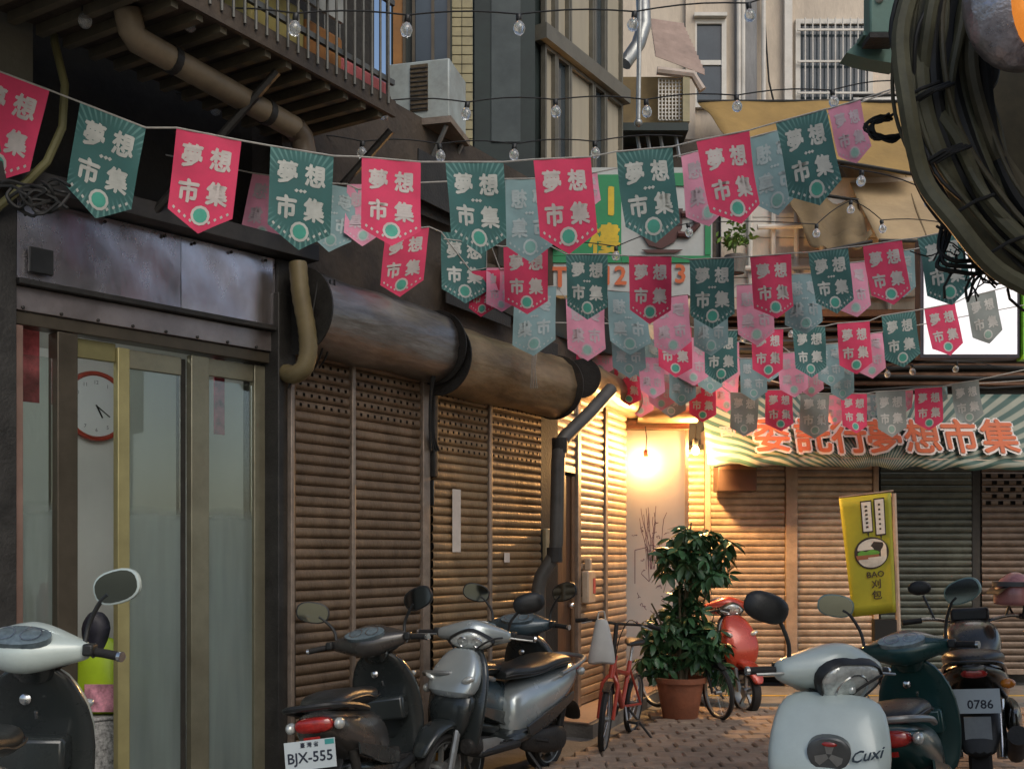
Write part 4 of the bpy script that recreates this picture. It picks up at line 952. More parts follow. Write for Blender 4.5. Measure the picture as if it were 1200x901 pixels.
def pennant(par, a, b_, down, col, k, mirror=False, detail=True):
    """a,b_: top corners; down: vector to the foot of the straight sides"""
    rn = random.Random(k); ph = rn.uniform(0, 6.3); amp = rn.uniform(.005, .016); curl = rn.uniform(-.10, .10); sway = rn.uniform(-.03, .04); tw_ = rn.uniform(-.05, .05)
    nrm = (b_-a).cross(down).normalized(); nrm = nrm if nrm.y < 0 else -nrm
    def Mp(u, v, d=0.0):                                    # u -0.5..0.5, v 0..-1.5 in widths
        s_ = -v/1.2
        off = amp*math.sin(u*5+ph+v*1.6)*min(1, s_*2)+curl*(u*u)*s_+sway*s_*s_+tw_*u*s_+.0015*math.sin(u*11+v*6+ph)
        return a.lerp(b_, u+.5)+down*s_+nrm*(d+off)
    mb = MB(); mb.uv = []; nu, nv = 16, 20
    for j in range(nv+1):
        for i in range(nu+1):
            u = i/nu-.5; v = -(1.2+.3*(1-abs(u)*2))*j/nv
            mb.v.append(Mp(u, v)); mb.uv.append((u, v))
    for j in range(nv):
        for i in range(nu): a0 = j*(nu+1)+i; mb.f.append((a0, a0+1, a0+nu+2, a0+nu+1))
    o = mb.build('pennant', PC[col], par, world=True, fix=False)
    t = MB(); bold = .044 if detail else .04
    for ch, u, v in zip('夢想市集', (-.22, .22, -.22, .22), (-.36, -.36, -.88, -.88)):
        V, Fc, w, h = glyph(ch, bold)
        MB().add([Mp((u+x*.335)*(-1 if mirror else 1), v+y*.36, .0020+z*.14) for x, y, z in V], Fc).build('character', PT[col], o, world=True, smooth=False, fix=False)
    if detail:
        for sx in (-1, 1):
            for i in range(4):
                u0 = sx*(.44-.09*i); v0 = -1.155-.055*i
                t.add([Mp(u0, v0, .0022), Mp(u0-sx*.03, v0-.03, .0022), Mp(u0-sx*.05, v0+.0, .0022), Mp(u0-sx*.02, v0+.03, .0022)], [(0, 1, 2, 3)])
        if col in 'tu':
            for u0 in (-.07, .0, .06): t.add([Mp(u0-.035, -.62, .0022), Mp(u0, -.65, .0022), Mp(u0+.035, -.615, .0022), Mp(u0, -.59, .0022)], [(0, 1, 2, 3)])
    if t.v: t.build('border_print', PT[col], o, world=True, smooth=False, fix=False)['kind'] = 'stuff'
    e = MB(); e.add([Mp((.15 if i % 2 else .11)*math.cos(R(15*(i//2)*2+0*i)), -1.23+(.15 if i % 2 else .11)*math.sin(R(30*(i//2))), .0021) for i in range(24)], [(2*k, 2*k+1, (2*k+3) % 24, (2*k+2) % 24) for k in range(12)]); e.build('emblem_ring', PT[col], o, world=True, smooth=False, fix=False)
    e = MB(); e.add([Mp(.11*math.cos(R(30*i)), -1.23+.11*math.sin(R(30*i)), .0024) for i in range(12)], [tuple(range(12))]); e.build('emblem', PE[col], o, world=True, smooth=False, fix=False)
BK = [0]
def bunting(label, flags, Yl, Yr, ends, ratio=1.2, mirror=False, detail=True):
    """flags: (x_left,y_left,x_right,y_right,colour,lean_px) top corners in the picture of a string crossing the alley from depth Yl to Yr"""
    t = thing('bunting', label, 'bunting')
    x0, x1 = ends[0][0], ends[-1][0]
    dep = lambda px: Yl+(Yr-Yl)*(px-x0)/(x1-x0)
    e0 = P(ends[0][0], ends[0][1], Yl); t.location = e0; MW[t] = Matrix.Translation(e0)
    pts = [(ends[0][0], ends[0][1])]
    for f in flags: pts += [(f[0], f[1]), (f[2], f[3])]
    pts += [(ends[-1][0], ends[-1][1])]; pts.sort()
    MB().tube([P(x, y, dep(x)) for x, y in pts], .0045 if detail else .005, 5).build('cord', M_cord, t, world=True)
    for f in flags:
        BK[0] += 1
        a, b_ = P(f[0], f[1], dep(f[0])), P(f[2], f[3], dep(f[2]))
        w = (b_-a).length; ln = f[5]/F*dep(f[0])
        dz = w*ratio
        down = Vector((ln, 0, -1)).normalized()*0 + Vector((ln, random.uniform(-.02, .02), -dz))
        pennant(t, a, b_, down, f[4], BK[0], mirror, detail)
    return t
bunting('nearest bunting string with the largest pink and teal pennants', [
    (-22, 76, 58, 106, 'p', -24), (94, 120, 171, 150, 't', -17), (207, 150, 283, 165, 'p', -12), (317, 171, 391, 183, 't', -3), (424, 184, 493, 190, 'p', -1),
    (522, 190, 590, 190, 't', 6), (625, 187, 692, 184, 'p', 9), (722, 178, 788, 172, 't', 10), (816, 165, 878, 153, 'p', 14), (909, 144, 968, 128, 't', 18), (970, 128, 1008, 117, 'q', 12)],
    5.15, 6.3, ((-40, 68), (1060, 100)), 1.25)
bunting('pale bunting hanging just behind the nearest string, seen from its back', [
    (296, 203, 344, 210, 'q', -14), (372, 214, 420, 222, 'u', -8), (407, 216, 452, 216, 'q', -4), (592, 210, 648, 209, 'u', 2), (676, 205, 700, 202, 'q', 4),
    (798, 182, 848, 170, 'q', 6), (878, 162, 930, 148, 'u', 8), (150, 170, 176, 178, 'u', -8)], 6.2, 7.0, ((-30, 120), (1080, 95)), 1.35, True)
bunting('short dark-pink and teal bunting half hidden below the nearest string', [
    (214, 195, 262, 203, 'u', -6), (452, 272, 503, 266, 'p', -7), (517, 272, 571, 275, 't', -1), (552, 318, 586, 316, 'p', -3), (570, 314, 604, 314, 'q', -2), (287, 222, 330, 232, 'p', -6)], 6.7, 7.4, ((190, 188), (640, 285)), 1.2)
bunting('second bunting string with mid-sized pennants in front of the green sign', [
    (590, 289, 642, 287, 'p', 1), (663, 298, 712, 298, 't', 1), (737, 300, 787, 300, 'p', 1), (808, 304, 860, 302, 't', 1), (879, 301, 927, 297, 'p', 4), (947, 296, 994, 290, 't', 7),
    (1011, 288, 1057, 281, 'p', 8), (1075, 279, 1126, 268, 't', 12)], 7.1, 7.6, ((520, 280), (1240, 235)), 1.22)
bunting('pale bunting behind the second string, seen from its back', [
    (603, 340, 652, 335, 'u', -3), (663, 350, 708, 350, 'q', 1), (712, 340, 757, 344, 'u', 2), (764, 350, 806, 345, 'q', 2), (812, 350, 852, 348, 'u', 2), (863, 334, 905, 332, 'q', 3),
    (921, 322, 962, 320, 'u', 3), (978, 310, 1016, 306, 'q', 3), (1040, 296, 1071, 292, 'u', 4)], 7.9, 8.5, ((560, 335), (1200, 272)), 1.3, True)
bunting('third bunting string with pink and grey-teal pennants above the awning', [
    (771, 380, 810, 383, 'p', 1), (825, 388, 864, 387, 't', 1), (881, 386, 918, 385, 'p', 1), (929, 384, 967, 382, 't', 1), (981, 379, 1019, 376, 'p', 4), (1033, 370, 1072, 364, 't', 6),
    (1083, 362, 1119, 355, 'p', 9), (1131, 349, 1166, 340, 'g', 9)], 9.3, 9.8, ((640, 378), (1250, 318)), 1.22, detail=False)
bunting('pale bunting behind the third string, seen from its back', [
    (661, 362, 700, 362, 'p', 2), (716, 380, 754, 382, 'u', 2), (793, 395, 828, 396, 'q', 1), (867, 420, 897, 420, 'u', 1), (912, 414, 944, 412, 'q', 2), (956, 404, 986, 402, 'u', 3), (1003, 393, 1034, 389, 'q', 4),
    (748, 418, 778, 420, 'q', 1), (785, 425, 815, 426, 'u', 0)], 10.1, 10.5, ((620, 350), (1240, 350)), 1.3, True, detail=False)
bunting('extra pale row of small pennants between the third and the farthest string', [
    (640, 372, 672, 374, 'u', 1), (686, 388, 718, 391, 'q', 1), (742, 396, 774, 398, 'u', 1), (836, 400, 866, 400, 'q', 1), (884, 404, 912, 403, 'u', 1), (936, 420, 964, 419, 'q', 1), (972, 424, 1000, 422, 'u', 2), (760, 432, 790, 433, 'q', 0), (816, 414, 846, 414, 'u', 0)],
    10.55, 10.7, ((610, 362), (1230, 400)), 1.3, True, detail=False)
bunting('farthest bunting string right in front of the orange awning lettering', [
    (632, 398, 667, 400, 'g', 2), (671, 412, 703, 414, 'q', 1), (720, 428, 750, 432, 'p', 1), (770, 440, 802, 442, 'g', 1), (808, 446, 839, 448, 'p', 0), (856, 460, 889, 461, 'g', 0), (897, 457, 929, 457, 'p', 0), (938, 461, 972, 461, 'g', 0),
    (985, 461, 1016, 461, 'p', 0), (1026, 459, 1061, 457, 'g', 1), (1072, 455, 1104, 453, 'p', 2), (1115, 450, 1147, 445, 'g', 3)], 10.7, 11.2, ((600, 385), (1215, 430)), 1.2, detail=False)
bunting('pale bunting behind the farthest string, seen from its back', [
    (690, 430, 722, 432, 'u', 1), (735, 442, 765, 443, 'q', 0), (836, 436, 866, 436, 'q', 0), (968, 463, 990, 463, 'q', 0), (1012, 462, 1030, 462, 'u', 0), (1054, 458, 1070, 457, 'q', 0), (1098, 454, 1110, 452, 'u', 0)], 11.3, 11.5, ((610, 400), (1210, 445)), 1.25, True, detail=False)
# ================================================================== strings of unlit bulbs
M_bulb = mat('bulb_clear', (.86, .90, .90), .05, 0, .1, 30, trans=.78, spec=.8, rvar=0, coat=.6)
def bulbs(label, pts, Yl, Yr, r=.026, sag=4):
    t = thing('string_lights', label, 'string lights')
    xs = [p[0] for p in pts]; dep = lambda px: Yl+(Yr-Yl)*(px-xs[0])/(xs[-1]-xs[0])
    e0 = P(pts[0][0], pts[0][1], Yl); t.location = e0; MW[t] = Matrix.Translation(e0)
    cp = []
    for i in range(len(pts)-1):
        a, b_ = pts[i], pts[i+1]
        for k in range(5):
            u = k/5; x = a[0]+(b_[0]-a[0])*u; y = a[1]+(b_[1]-a[1])*u-sag*math.sin(math.pi*u)
            cp.append(P(x, y, dep(x)))
    cp.append(P(pts[-1][0], pts[-1][1], dep(pts[-1][0])))
    MB().tube(cp, .0045, 5).build('cord', M_wire, t, world=True)
    sme = MB().lathe([(.012, .0), (.016, -.006), (.016, -.032), (.012, -.038)], 10).mesh('socket', M_plastic)
    bme = MB().lathe([(.011, -.036), (.015, -.042), (.025, -.052), (.032, -.070), (.032, -.082), (.025, -.100), (.012, -.109), (.002, -.111)], 14).mesh('bulb', M_bulb)
    for p in pts[1:-1]:
        c = P(p[0], p[1], dep(p[0]))-e0
        s_ = link('socket', sme, t, c, (random.uniform(-.15, .15), random.uniform(-.15, .15), 0)); link('bulb', bme, s_)
bulbs('topmost string of large clear bulbs', [(-30, 0), (99, 6), (223, 12), (347, 16), (478, 18), (608, 17), (744, 14), (877, 4), (960, -10)], 5.0, 6.4)
bulbs('second string of clear bulbs crossing in front of the air conditioner', [(-20, 92), (65, 96), (160, 113), (254, 113), (350, 115), (449, 119), (548, 120), (651, 117), (757, 117), (863, 112), (975, 106), (1060, 95)], 6.2, 7.2)
bulbs('third string of clear bulbs right above the nearest bunting', [(255, 155), (340, 160), (425, 166), (515, 169), (603, 169), (697, 166), (800, 160)], 6.9, 7.4)
bulbs('short string of bulbs in front of the large tan tarpaulin', [(940, 195), (1010, 200), (1088, 224), (1150, 215)], 7.4, 7.8)
bulbs('string of bulbs below the tan tarpaulin fold', [(640, 285), (722, 289), (806, 262), (957, 263), (997, 235), (1033, 258), (1110, 262)], 8.6, 9.4, sag=3)
bulbs('string of tiny far bulbs over the awning', [(790, 378), (824, 384), (872, 388), (928, 383), (994, 431), (1040, 430), (1068, 427), (1121, 424), (1170, 430)], 11.0, 11.4, sag=2)
# ================================================================== cable bundle, boxes, lantern at the upper right
cbn = thing('cable_bundle', 'massive bundle of dark cables sweeping down the upper right corner', 'cables', P(1130, 200, 4.3))
rn = random.Random(11)
M_cabs = [M_wire, mat('cable_brown', (.085, .072, .042), .6, 0, .4, 8), mat('cable_green', (.09, .085, .05), .6, 0, .4, 8)]
base = [(1062, -30), (1052, 40), (1056, 120), (1080, 195), (1120, 255), (1170, 305), (1235, 345)]
for k in range(46):
    f = k/45; off = f*112; dy = rn.uniform(-14, 14); Y = 4.3+rn.uniform(-.18, .30); wv = rn.uniform(4, 13)
    pts = []
    for i, (x, y) in enumerate(base):
        u = i/6; sp_ = off*(1-.5*u)
        pts.append(P(x+sp_+rn.uniform(-wv, wv), y-sp_*(.15+.65*u)+dy+rn.uniform(-wv, wv), Y+rn.uniform(-.04, .04)))
    MB().tube(smooth(pts), rn.choice((.008, .011, .014, .018, .026, .034)), 8).build('cable', M_cabs[k % 3], cbn, world=True)
for k in range(9):
    u = rn.uniform(.1, .9); i = min(5, int(u*6)); c = (base[i][0]+30*(1-u)+rn.uniform(0, 20), base[i][1]-15*u)
    MB().tube([P(c[0]-16, c[1]+4, 4.12), P(c[0]+4, c[1]-8, 4.08), P(c[0]+26, c[1]-16, 4.12)], .007, 6).build('cable_tie', M_wire, cbn, world=True)
for k in range(3):
    pts = [P(x, y, 4.35) for x, y in ((1095+k*28, -20), (1085+k*26, 50), (1105+k*22, 90), (1140+k*10, 95), (1150+k*8, 40), (1140+k*9, -20))]
    MB().tube(smooth(pts), .03, 9).build('cable', M_cabs[(k+1) % 3], cbn, world=True)
bw = MB().loftg([[P(x, y, 4.75) for x, y in ring] for ring in ()] if False else [[P(1120, -40, 4.8), P(1320, -40, 4.8), P(1320, 350, 4.8), P(1230, 345, 4.8), P(1160, 280, 4.8), P(1128, 160, 4.8)], [P(1120, -40, 5.1), P(1320, -40, 5.1), P(1320, 350, 5.1), P(1230, 345, 5.1), P(1160, 280, 5.1), P(1128, 160, 5.1)]])
bw.build('cable_trunk', M_cabs[1], cbn, world=True)
lt = thing('loose_wires', 'tangle of loose thin black wires dangling below the cable bundle', 'wires', P(1130, 280, 4.5))
for k in range(42):
    x, y = rn.uniform(1092, 1205), rn.uniform(250, 320); pts = []; dx, dy = rn.uniform(-7, 7), rn.uniform(5, 13)
    for i in range(rn.randint(5, 9)):
        pts.append(P(x, y, 4.5+rn.uniform(-.03, .03))); x += dx+rn.uniform(-7, 7); y += dy+rn.uniform(-6, 5); dx += rn.uniform(-3, 6); dy -= rn.uniform(-1, 3)
    MB().tube(pts, rn.choice((.003, .004, .006)), 5).build('wire', M_wire, lt, world=True)
for k in range(7):
    c = (1038, 150); pts = [P(c[0]+math.cos(a*.7)*(22+rn.uniform(-6, 6))+k, c[1]+math.sin(a*.7)*(13+rn.uniform(-5, 5)), 4.55) for a in range(8)]
    MB().tube(smooth(pts, 3), .006, 5).build('wire_coil', M_wire, lt, world=True)
for k in range(3):
    pts = [P(1120-k*6, 250, 4.5), P(1108-k*4, 290, 4.48), P(1098+k*8, 312-k*4, 4.46), P(1120+k*6, 318-k*6, 4.46), P(1150+k*8, 320-k*9, 4.48), P(1165, 300, 4.5)]
    MB().tube(smooth(pts, 4), .009, 6).build('wire_loop', M_wire, lt, world=True)
M_mint = mat('box_mint', (.16, .27, .22), .5, .1, .15, 8)
eb = thing('junction_box', 'mint green electric box at the top beside the cable bundle', 'box', P(1031, 18, 5.2))
MB().box((0, 0, 0), (.125, .1, .22)).build('case', M_mint, eb, bevel=.01)
MB().box((0, 0, -.12), (.13, .12, .025)).build('base', M_dark, eb); MB().ball((-.02, -.055, .05), .02).build('knob', M_whitep, eb)
eb = thing('bracket_plate', 'pale mint sloping bracket plate below the electric box', 'bracket', P(1015, 58, 5.3))
MB().prism([P(992, 62, 5.3), P(1010, 44, 5.3), P(1052, 40, 5.3), P(1052, 75, 5.3), P(1020, 70, 5.3)], (0, .12, 0)).build('plate', M_mint, eb, world=True)
MB().box(P(1024, 45, 5.25), (.13, .1, .02)).build('lip', M_mint, eb, world=True)
ln = thing('foil_lantern', 'crinkled silver and glowing orange lantern at the top right corner', 'lantern', P(1196, 0, 3.9))
for nm, c, rad, m_ in (('shell', (0, 0, 0), (.20, .14, .25), mat('foil', (.45, .42, .45), .3, .8, .4, 14, .6, 16)), ('glow_panel', (.060, -.115, -.03), (.150, .10, .215), mat('lantern_glow', (.6, .25, .05), .4, 0, .6, 22, .6, 20, emit=((1, .30, .04), .45)))):
    MB().ball(c, rad, nu=26, nv=18).build(nm, m_, ln)
MB().tube([(0, 0, .24), (0, .05, .9)], .01, 6).build('hanger', M_wire, ln)
# wall of the right-hand building that carries the bundle (mostly out of the picture)
rb = thing('right_building', 'dark side building carrying the cable bundle at the right', 'building', (3.3, 0.0, 0))
MB().bx(0, 3, 0, 4.3, 0, 7).build('wall', M_shadewall, rb)
MB().bx(-1.45, -.002, 3.95, 4.25, 3.6, 3.72).build('bracket_arm', M_dark, rb)
# ================================================================== scooters
def paint(name, col, rough=.28, metal=.15):
    return mat(name, col, rough, metal, .07, 5, 0.03, 90, coat=.6, dirt=tuple(c*.7+.01 for c in col), dirt_amt=.35, rvar=.1)
def ring_y(c, a, b_, n=14, e=.8, tw=0):
    """ring in the local xz plane around c"""
    out = []
    for j in range(n):
        t = 2*math.pi*j/n; ct, st = math.cos(t), math.sin(t)
        x, z = a*math.copysign(abs(ct)**e, ct), b_*math.copysign(abs(st)**e, st)
        out.append(Vector((c[0]+x*math.cos(tw)-z*math.sin(tw), c[1], c[2]+x*math.sin(tw)+z*math.cos(tw))))
    return out
def wheel(par, x, z, r=.215, w=.052, m_rim=None, spokes=5, y=0):
    M = Matrix.Translation((x, y, z)) @ Matrix.Rotation(R(90), 4, 'X')
    wh = MB().lathe([(r-w*1.1, -w*.6), (r-w*.5, -w*.95), (r-w*.12, -w*.7), (r, 0), (r-w*.12, w*.7), (r-w*.5, w*.95), (r-w*1.1, w*.6)], 28, M, close=True).build('wheel', M_rubber, par)
    b = MB().lathe([(r-w*1.15, -w*.7), (r-w*1.0, -w*.75), (r-w*1.0, w*.75), (r-w*1.15, w*.7)], 28, M, close=True)
    b.lathe([(.001, -.04), (.04, -.04), (.04, .04), (.001, .04)], 14, M)
    for k in range(spokes):
        a = 2*math.pi*k/spokes+.3; rr_ = (r-w*1.1)
        b.box(M @ Vector((math.cos(a)*rr_*.55, math.sin(a)*rr_*.55, 0)), (rr_*.85, .022, .026), M.to_3x3() @ Matrix.Rotation(a, 3, 'Z'))
    b.build('rim', m_rim or M_zinc, wh)
    return wh
def plate(par, txt, small, c, tilt=R(10), w=.25, h=.135, sticker=True, off=0.0):
    """registration plate facing local -x at c"""
    M = Matrix.Translation(c) @ Matrix.Rotation(tilt, 4, 'Y')
    p = MB().box((0, 0, 0), (.006, w, h)).xform(M).build('number_plate', mat('plate_white', (.50, .56, .57), .4, var=.05), par)
    t = MB(); ux = M.to_3x3() @ Vector((0, -1, 0)); uy = M.to_3x3() @ Vector((0, 0, 1)); n = M.to_3x3() @ Vector((-1, 0, 0))
    put_text(t, txt, M @ Vector((-.0045, off, -.018)), ux, uy, .068, .022, n)
    if small: put_text(t, small, M @ Vector((-.0045, 0, .047)), ux, uy, .026, .02, n)
    t.build('plate_number', mat('plate_ink', (.02, .025, .04), .5), p, smooth=False, fix=False)
    if sticker: MB().box((0, 0, 0), (.008, .045, .024)).xform(M @ Matrix.Translation((0, -w/2+.026, h/2-.016))).build('sticker', mat('plate_sticker', (.05, .30, .28), .4), p)
    return p
def scooter(label, loc, heading, main, trim=None, seat_m=None, roll=0.0, steer=0.0, plate_txt=None, small=None, mirrors=(1, 1), mcol=None, emblem=None, rack=True, shield=None, scl=1.0, mirror_up=0.0, dash_m=None, script=None, apron=None, fender=None, lamp='eye', bulk=1.0):
    trim = trim or M_plastic; seat_m = seat_m or M_leather; shield = shield or main; mcol = mcol or M_plastic
    t = thing('scooter', label, 'scooter', loc, heading, 'parked scooters', roll)
    t.scale = (scl,)*3
    MB().loft([(-.905, 0, .69, .04, .03), (-.86, 0, .68, .10, .065), (-.74, 0, .64, .145, .105), (-.55, 0, .575, .165, .14), (-.35, 0, .53, .175, .165), (-.15, 0, .48, .165, .19), (-.02, 0, .44, .13, .17), (.02, 0, .42, .09, .13)], 18).build('rear_body', main, t, subsurf=1)
    MB().loft([(-.62, 0, .42, .12, .06), (-.4, 0, .37, .15, .07), (-.1, 0, .33, .17, .07), (.12, 0, .31, .17, .05)], 14).build('lower_fairing', trim, t, subsurf=1)
    for s_ in (-1, 1):
        b = MB(); b.loftg([[Vector((x, s_*(.172+dy), z)) for x, z, dy in ((-.70, .56, -.02), (-.3, .47, .004), (-.05, .40, .0), (-.08, .34, .0), (-.4, .40, .004), (-.7, .50, -.02))], [Vector((x, s_*(.182+dy), z)) for x, z, dy in ((-.70, .555, -.02), (-.3, .465, .004), (-.06, .395, .0), (-.09, .345, .0), (-.4, .405, .004), (-.7, .505, -.02))]]).build('side_accent', trim, t)
    MB().loft([(-.80, 0, .755, .06, .020), (-.75, 0, .765, .115, .040), (-.60, 0, .775, .145, .052), (-.42, 0, .765, .150, .052), (-.30, 0, .742, .148, .048), (-.14, 0, .735, .132, .048), (-.02, 0, .735, .100, .045), (.04, 0, .715, .05, .03)], 18, .7).build('seat', seat_m, t, subsurf=1)
    if rack:
        MB().tube(smooth([Vector(p) for p in ((-.5, .165, .70), (-.72, .17, .745), (-.90, .12, .775), (-.94, 0, .78), (-.90, -.12, .775), (-.72, -.17, .745), (-.5, -.165, .70))], 4), .016, 8).build('grab_rail', M_zinc if rack == 1 else rack, t)
    MB().bx(-.02, .46, -.165, .165, .262, .318).build('floorboard', M_plastic, t, bevel=.02)
    # leg shield: dark inside, painted front
    MB().loft([(.50, 0, .27, .14, .020, 90), (.525, 0, .36, .185, .026, 84), (.525, 0, .52, .215, .028, 94), (.485, 0, .70, .215, .03, 100), (.43, 0, .84, .17, .03, 104), (.385, 0, .94, .09, .03, 104)], 20, .65).build('leg_shield', trim, t, subsurf=1)
    secs = [(.58, 0, .40, .10, .035, 90), (.60, 0, .50, .165, .060, 92), (.585, 0, .62, .195, .078, 96), (.545, 0, .74, .190, .074, 102), (.485, 0, .85, .145, .058, 108), (.43, 0, .93, .085, .04, 110)]
    if apron:
        MB().loft([(.575, 0, .38, .09, .03, 90), (.592, 0, .48, .14, .05, 92), (.575, 0, .60, .165, .06, 96), (.54, 0, .68, .165, .06, 100)], 20, .75).build('front_apron', apron, t, subsurf=1)
        secs = [(.580, 0, .63, .10, .05, 96), (.578, 0, .665, .165, .074, 98), (.545, 0, .74, .185, .074, 102), (.485, 0, .85, .145, .058, 108), (.43, 0, .93, .085, .04, 110)]
    if bulk > 1: secs[-2] = (.485, 0, .86, .172, .058, 108); secs[-1] = (.43, 0, .92, .135, .045, 110)
    secs = [(a[0], a[1], a[2], a[3]*bulk, a[4], a[5]) for a in secs]
    MB().loft(secs, 20, .62 if apron else .75).build('front_panel', shield, t, subsurf=1)
    MB().bx(.36, .49, -.13, .13, .52, .66).build('glove_box', trim, t, bevel=.02)
    MB().lathe([(.018, 0), (.022, .004), (.012, .010), (.002, .011)], 14, Matrix.Translation((.405, .03, .80)) @ Matrix.Rotation(R(-90), 4, 'Y')).build('key_lock', M_chrome, t)
    # front end
    MB().loft([(.49, 0, .40, .075, .03, 30), (.56, 0, .475, .085, .03, 22), (.66, 0, .49, .085, .03, 0), (.77, 0, .455, .08, .03, -28), (.86, 0, .37, .065, .025, -60), (.885, 0, .30, .045, .02, -80)], 14).build('front_fender', fender or shield, t, subsurf=1)
    for s_ in (-1, 1): MB().tube([(.655, s_*.075, .22), (.60, s_*.075, .45), (.56, s_*.05, .55)], .022, 8).build('fork_leg', M_zinc, t)
    wheel(t, .655, .215, .215, .05); wheel(t, -.60, .215, .215, .055)
    # drive unit, exhaust, mudguard
    MB().loft([(-.66, .12, .24, .045, .085), (-.5, .13, .25, .055, .10), (-.25, .12, .27, .05, .085), (-.08, .10, .28, .04, .06)], 12).build('drive_case', M_dark, t, subsurf=1)
    ex = MB().loft([(-.93, -.17, .335, .045, .045), (-.90, -.17, .335, .062, .06), (-.62, -.165, .30, .066, .064), (-.42, -.155, .27, .05, .05), (-.30, -.14, .24, .022, .022), (-.12, -.1, .2, .018, .018)], 14).build('exhaust', M_dark, t, subsurf=1)
    MB().loft([(-.80, -.225, .325, .006, .045), (-.62, -.232, .305, .008, .052), (-.46, -.215, .285, .005, .03)], 10).build('heat_shield', M_zinc, ex)
    for s_ in (-1, 1): MB().tube([(-.60, s_*.10, .25), (-.66, s_*.11, .52)], .026, 10).build('shock_absorber', M_dark, t)
    MB().loft([(-.72, 0, .50, .10, .02, 70), (-.86, 0, .47, .10, .018, 70), (-.96, 0, .38, .085, .015, 55), (-1.0, 0, .30, .07, .012, 40)], 12).build('mudguard', M_plastic, t, subsurf=1)
    tl_ = MB().loft([(-.912, 0, .69, .05, .022), (-.90, 0, .69, .095, .040), (-.85, 0, .685, .118, .050)], 16).build('tail_light', M_red, t, subsurf=1)
    for s_ in (-1, 1): MB().ball((-.862, s_*.122, .682), (.040, .026, .030)).build('indicator', M_lens, t)
    if plate_txt: plate(t, plate_txt, small, (-.985, 0, .565))
    MB().tube([(-.18, .10, .22), (-.22, .28, .01)], .012, 6).build('side_stand', M_dark, t)
    MB().box((-.93, 0, .628), (.012, .08, .022)).build('reflector', M_red, t)
    for s_ in (-1, 1):
        MB().tube(smooth([Vector(p) for p in ((-.79, s_*.05, .752), (-.74, s_*.112, .760), (-.60, s_*.145, .768), (-.42, s_*.151, .757), (-.30, s_*.149, .735), (-.14, s_*.133, .728), (-.02, s_*.10, .728), (.035, s_*.05, .712))], 3), .0055, 6).build('seat_piping', M_plastic, t)
        MB().tube(smooth([Vector(p) for p in ((.335, s_*.20, 1.0), (.42, s_*.17, .99), (.45, s_*.09, .93), (.43, s_*.04, .86))], 4), .006, 6).build('control_cable', M_wire, t)
        MB().tube([(-.20, s_*.17, .29), (-.22, s_*.25, .29)], .014, 8).build('foot_peg', M_rubber, t)
        if not emblem: MB().ball((.60, s_*.135, .755), (.035, .045, .022), Matrix.Rotation(s_*R(25), 3, 'X')).build('front_indicator', M_lens, t)
    for k in range(5): MB().bx(.05+.065*k, .075+.065*k, -.14, .14, .319, .325).build('floor_rib', M_rubber, t)
    MB().tube([(.40, -.02, .73), (.375, -.02, .735), (.365, -.02, .76)], .007, 6).build('bag_hook', M_chrome, t)
    # ---- steering head, turned by steer
    S_ = Matrix.Translation((.36, 0, 0)) @ Matrix.Rotation(steer, 4, 'Z') @ Matrix.Translation((-.36, 0, 0))
    hb = lambda b, nm, m_, par=t, **k: b.xform(S_).build(nm, m_, par, **k)
    rings = [ring_y((.325-.0, y*(1+(bulk-1)*.5), 1.005-abs(y)*.02), a*bulk, b_*bulk, tw=tw) for y, a, b_, tw in ((-.235, .022, .022, 0), (-.225, .036, .036, .1), (-.17, .068, .050, .2), (-.10, .105, .070, .3), (-.045, .128, .082, .35), (0, .135, .085, .36), (.045, .128, .082, .35), (.10, .105, .070, .3), (.17, .068, .050, .2), (.225, .036, .036, .1), (.235, .022, .022, 0))]
    hd = hb(MB().loftg(rings), 'handlebar_cover', main, subsurf=1)
    hb(MB().loft([(.40, 0, .86, .075, .06, 100), (.375, 0, .94, .085, .065, 100), (.36, 0, 1.0, .09, .07, 100)], 12), 'steering_neck', trim, subsurf=1)
    # headlamp: pointed eye shape on the front
    Mh = Matrix.Translation((.425+(bulk-1)*.12, 0, .985)) @ Matrix.Rotation(R(28), 4, 'Y')
    if lamp == 'tri':                                        # rounded triangle, one big bowl
        def outl(a): 
            k_ = 1+.13*math.cos(3*(a+math.pi/2)); q_ = 1+(bulk-1)*.9; return (.112*q_*k_*math.cos(a), -.026+.096*q_*k_*math.sin(a))
        bowls = ((0, -.034, .078),)
    else:
        def outl(a): return (.135*math.cos(a)*(1-.12*math.sin(a)), .068*math.sin(a)*(1-.35*abs(math.cos(a))**2)-.012*abs(math.cos(a)))
        bowls = ((-.045, .0, .033), (.045, 0, .033))
    AN = [2*math.pi*j/26 for j in range(26)]
    rg = [[Mh @ Vector((dx, outl(a)[0]*sc_, outl(a)[1]*sc_-.004)) for a in AN] for dx, sc_ in ((-.012, 1.0), (.012, .98), (.026, .90), (.036, .70), (.042, .35))]
    lens = hb(MB().loftg(rg), 'headlight', M_lens)
    rg = [[Mh @ Vector((dx, outl(a)[0]*k_, outl(a)[1]*k_-.004)) for a in AN] for dx, k_ in ((-.03, 1.08), (.010, 1.08), (.018, 1.04), (.010, .97))]
    hb(MB().loftg(rg, cap=False), 'headlight_rim', M_plastic, lens)
    for by, bz_, br_ in bowls:
        hb(MB().lathe([(br_, .030), (br_*1.04, .040), (br_*.98, .0445), (br_*.8, .034), (br_*.3, .028), (.001, .030)], 22, Mh @ Matrix.Translation((0, by, bz_)) @ Matrix.Rotation(R(90), 4, 'Y')), 'reflector_bowl', M_chrome, lens)
        hb(MB().ball(Mh @ Vector((.036, by, bz_)), br_*.26, nu=12, nv=8), 'lamp_bulb', M_lens, lens)
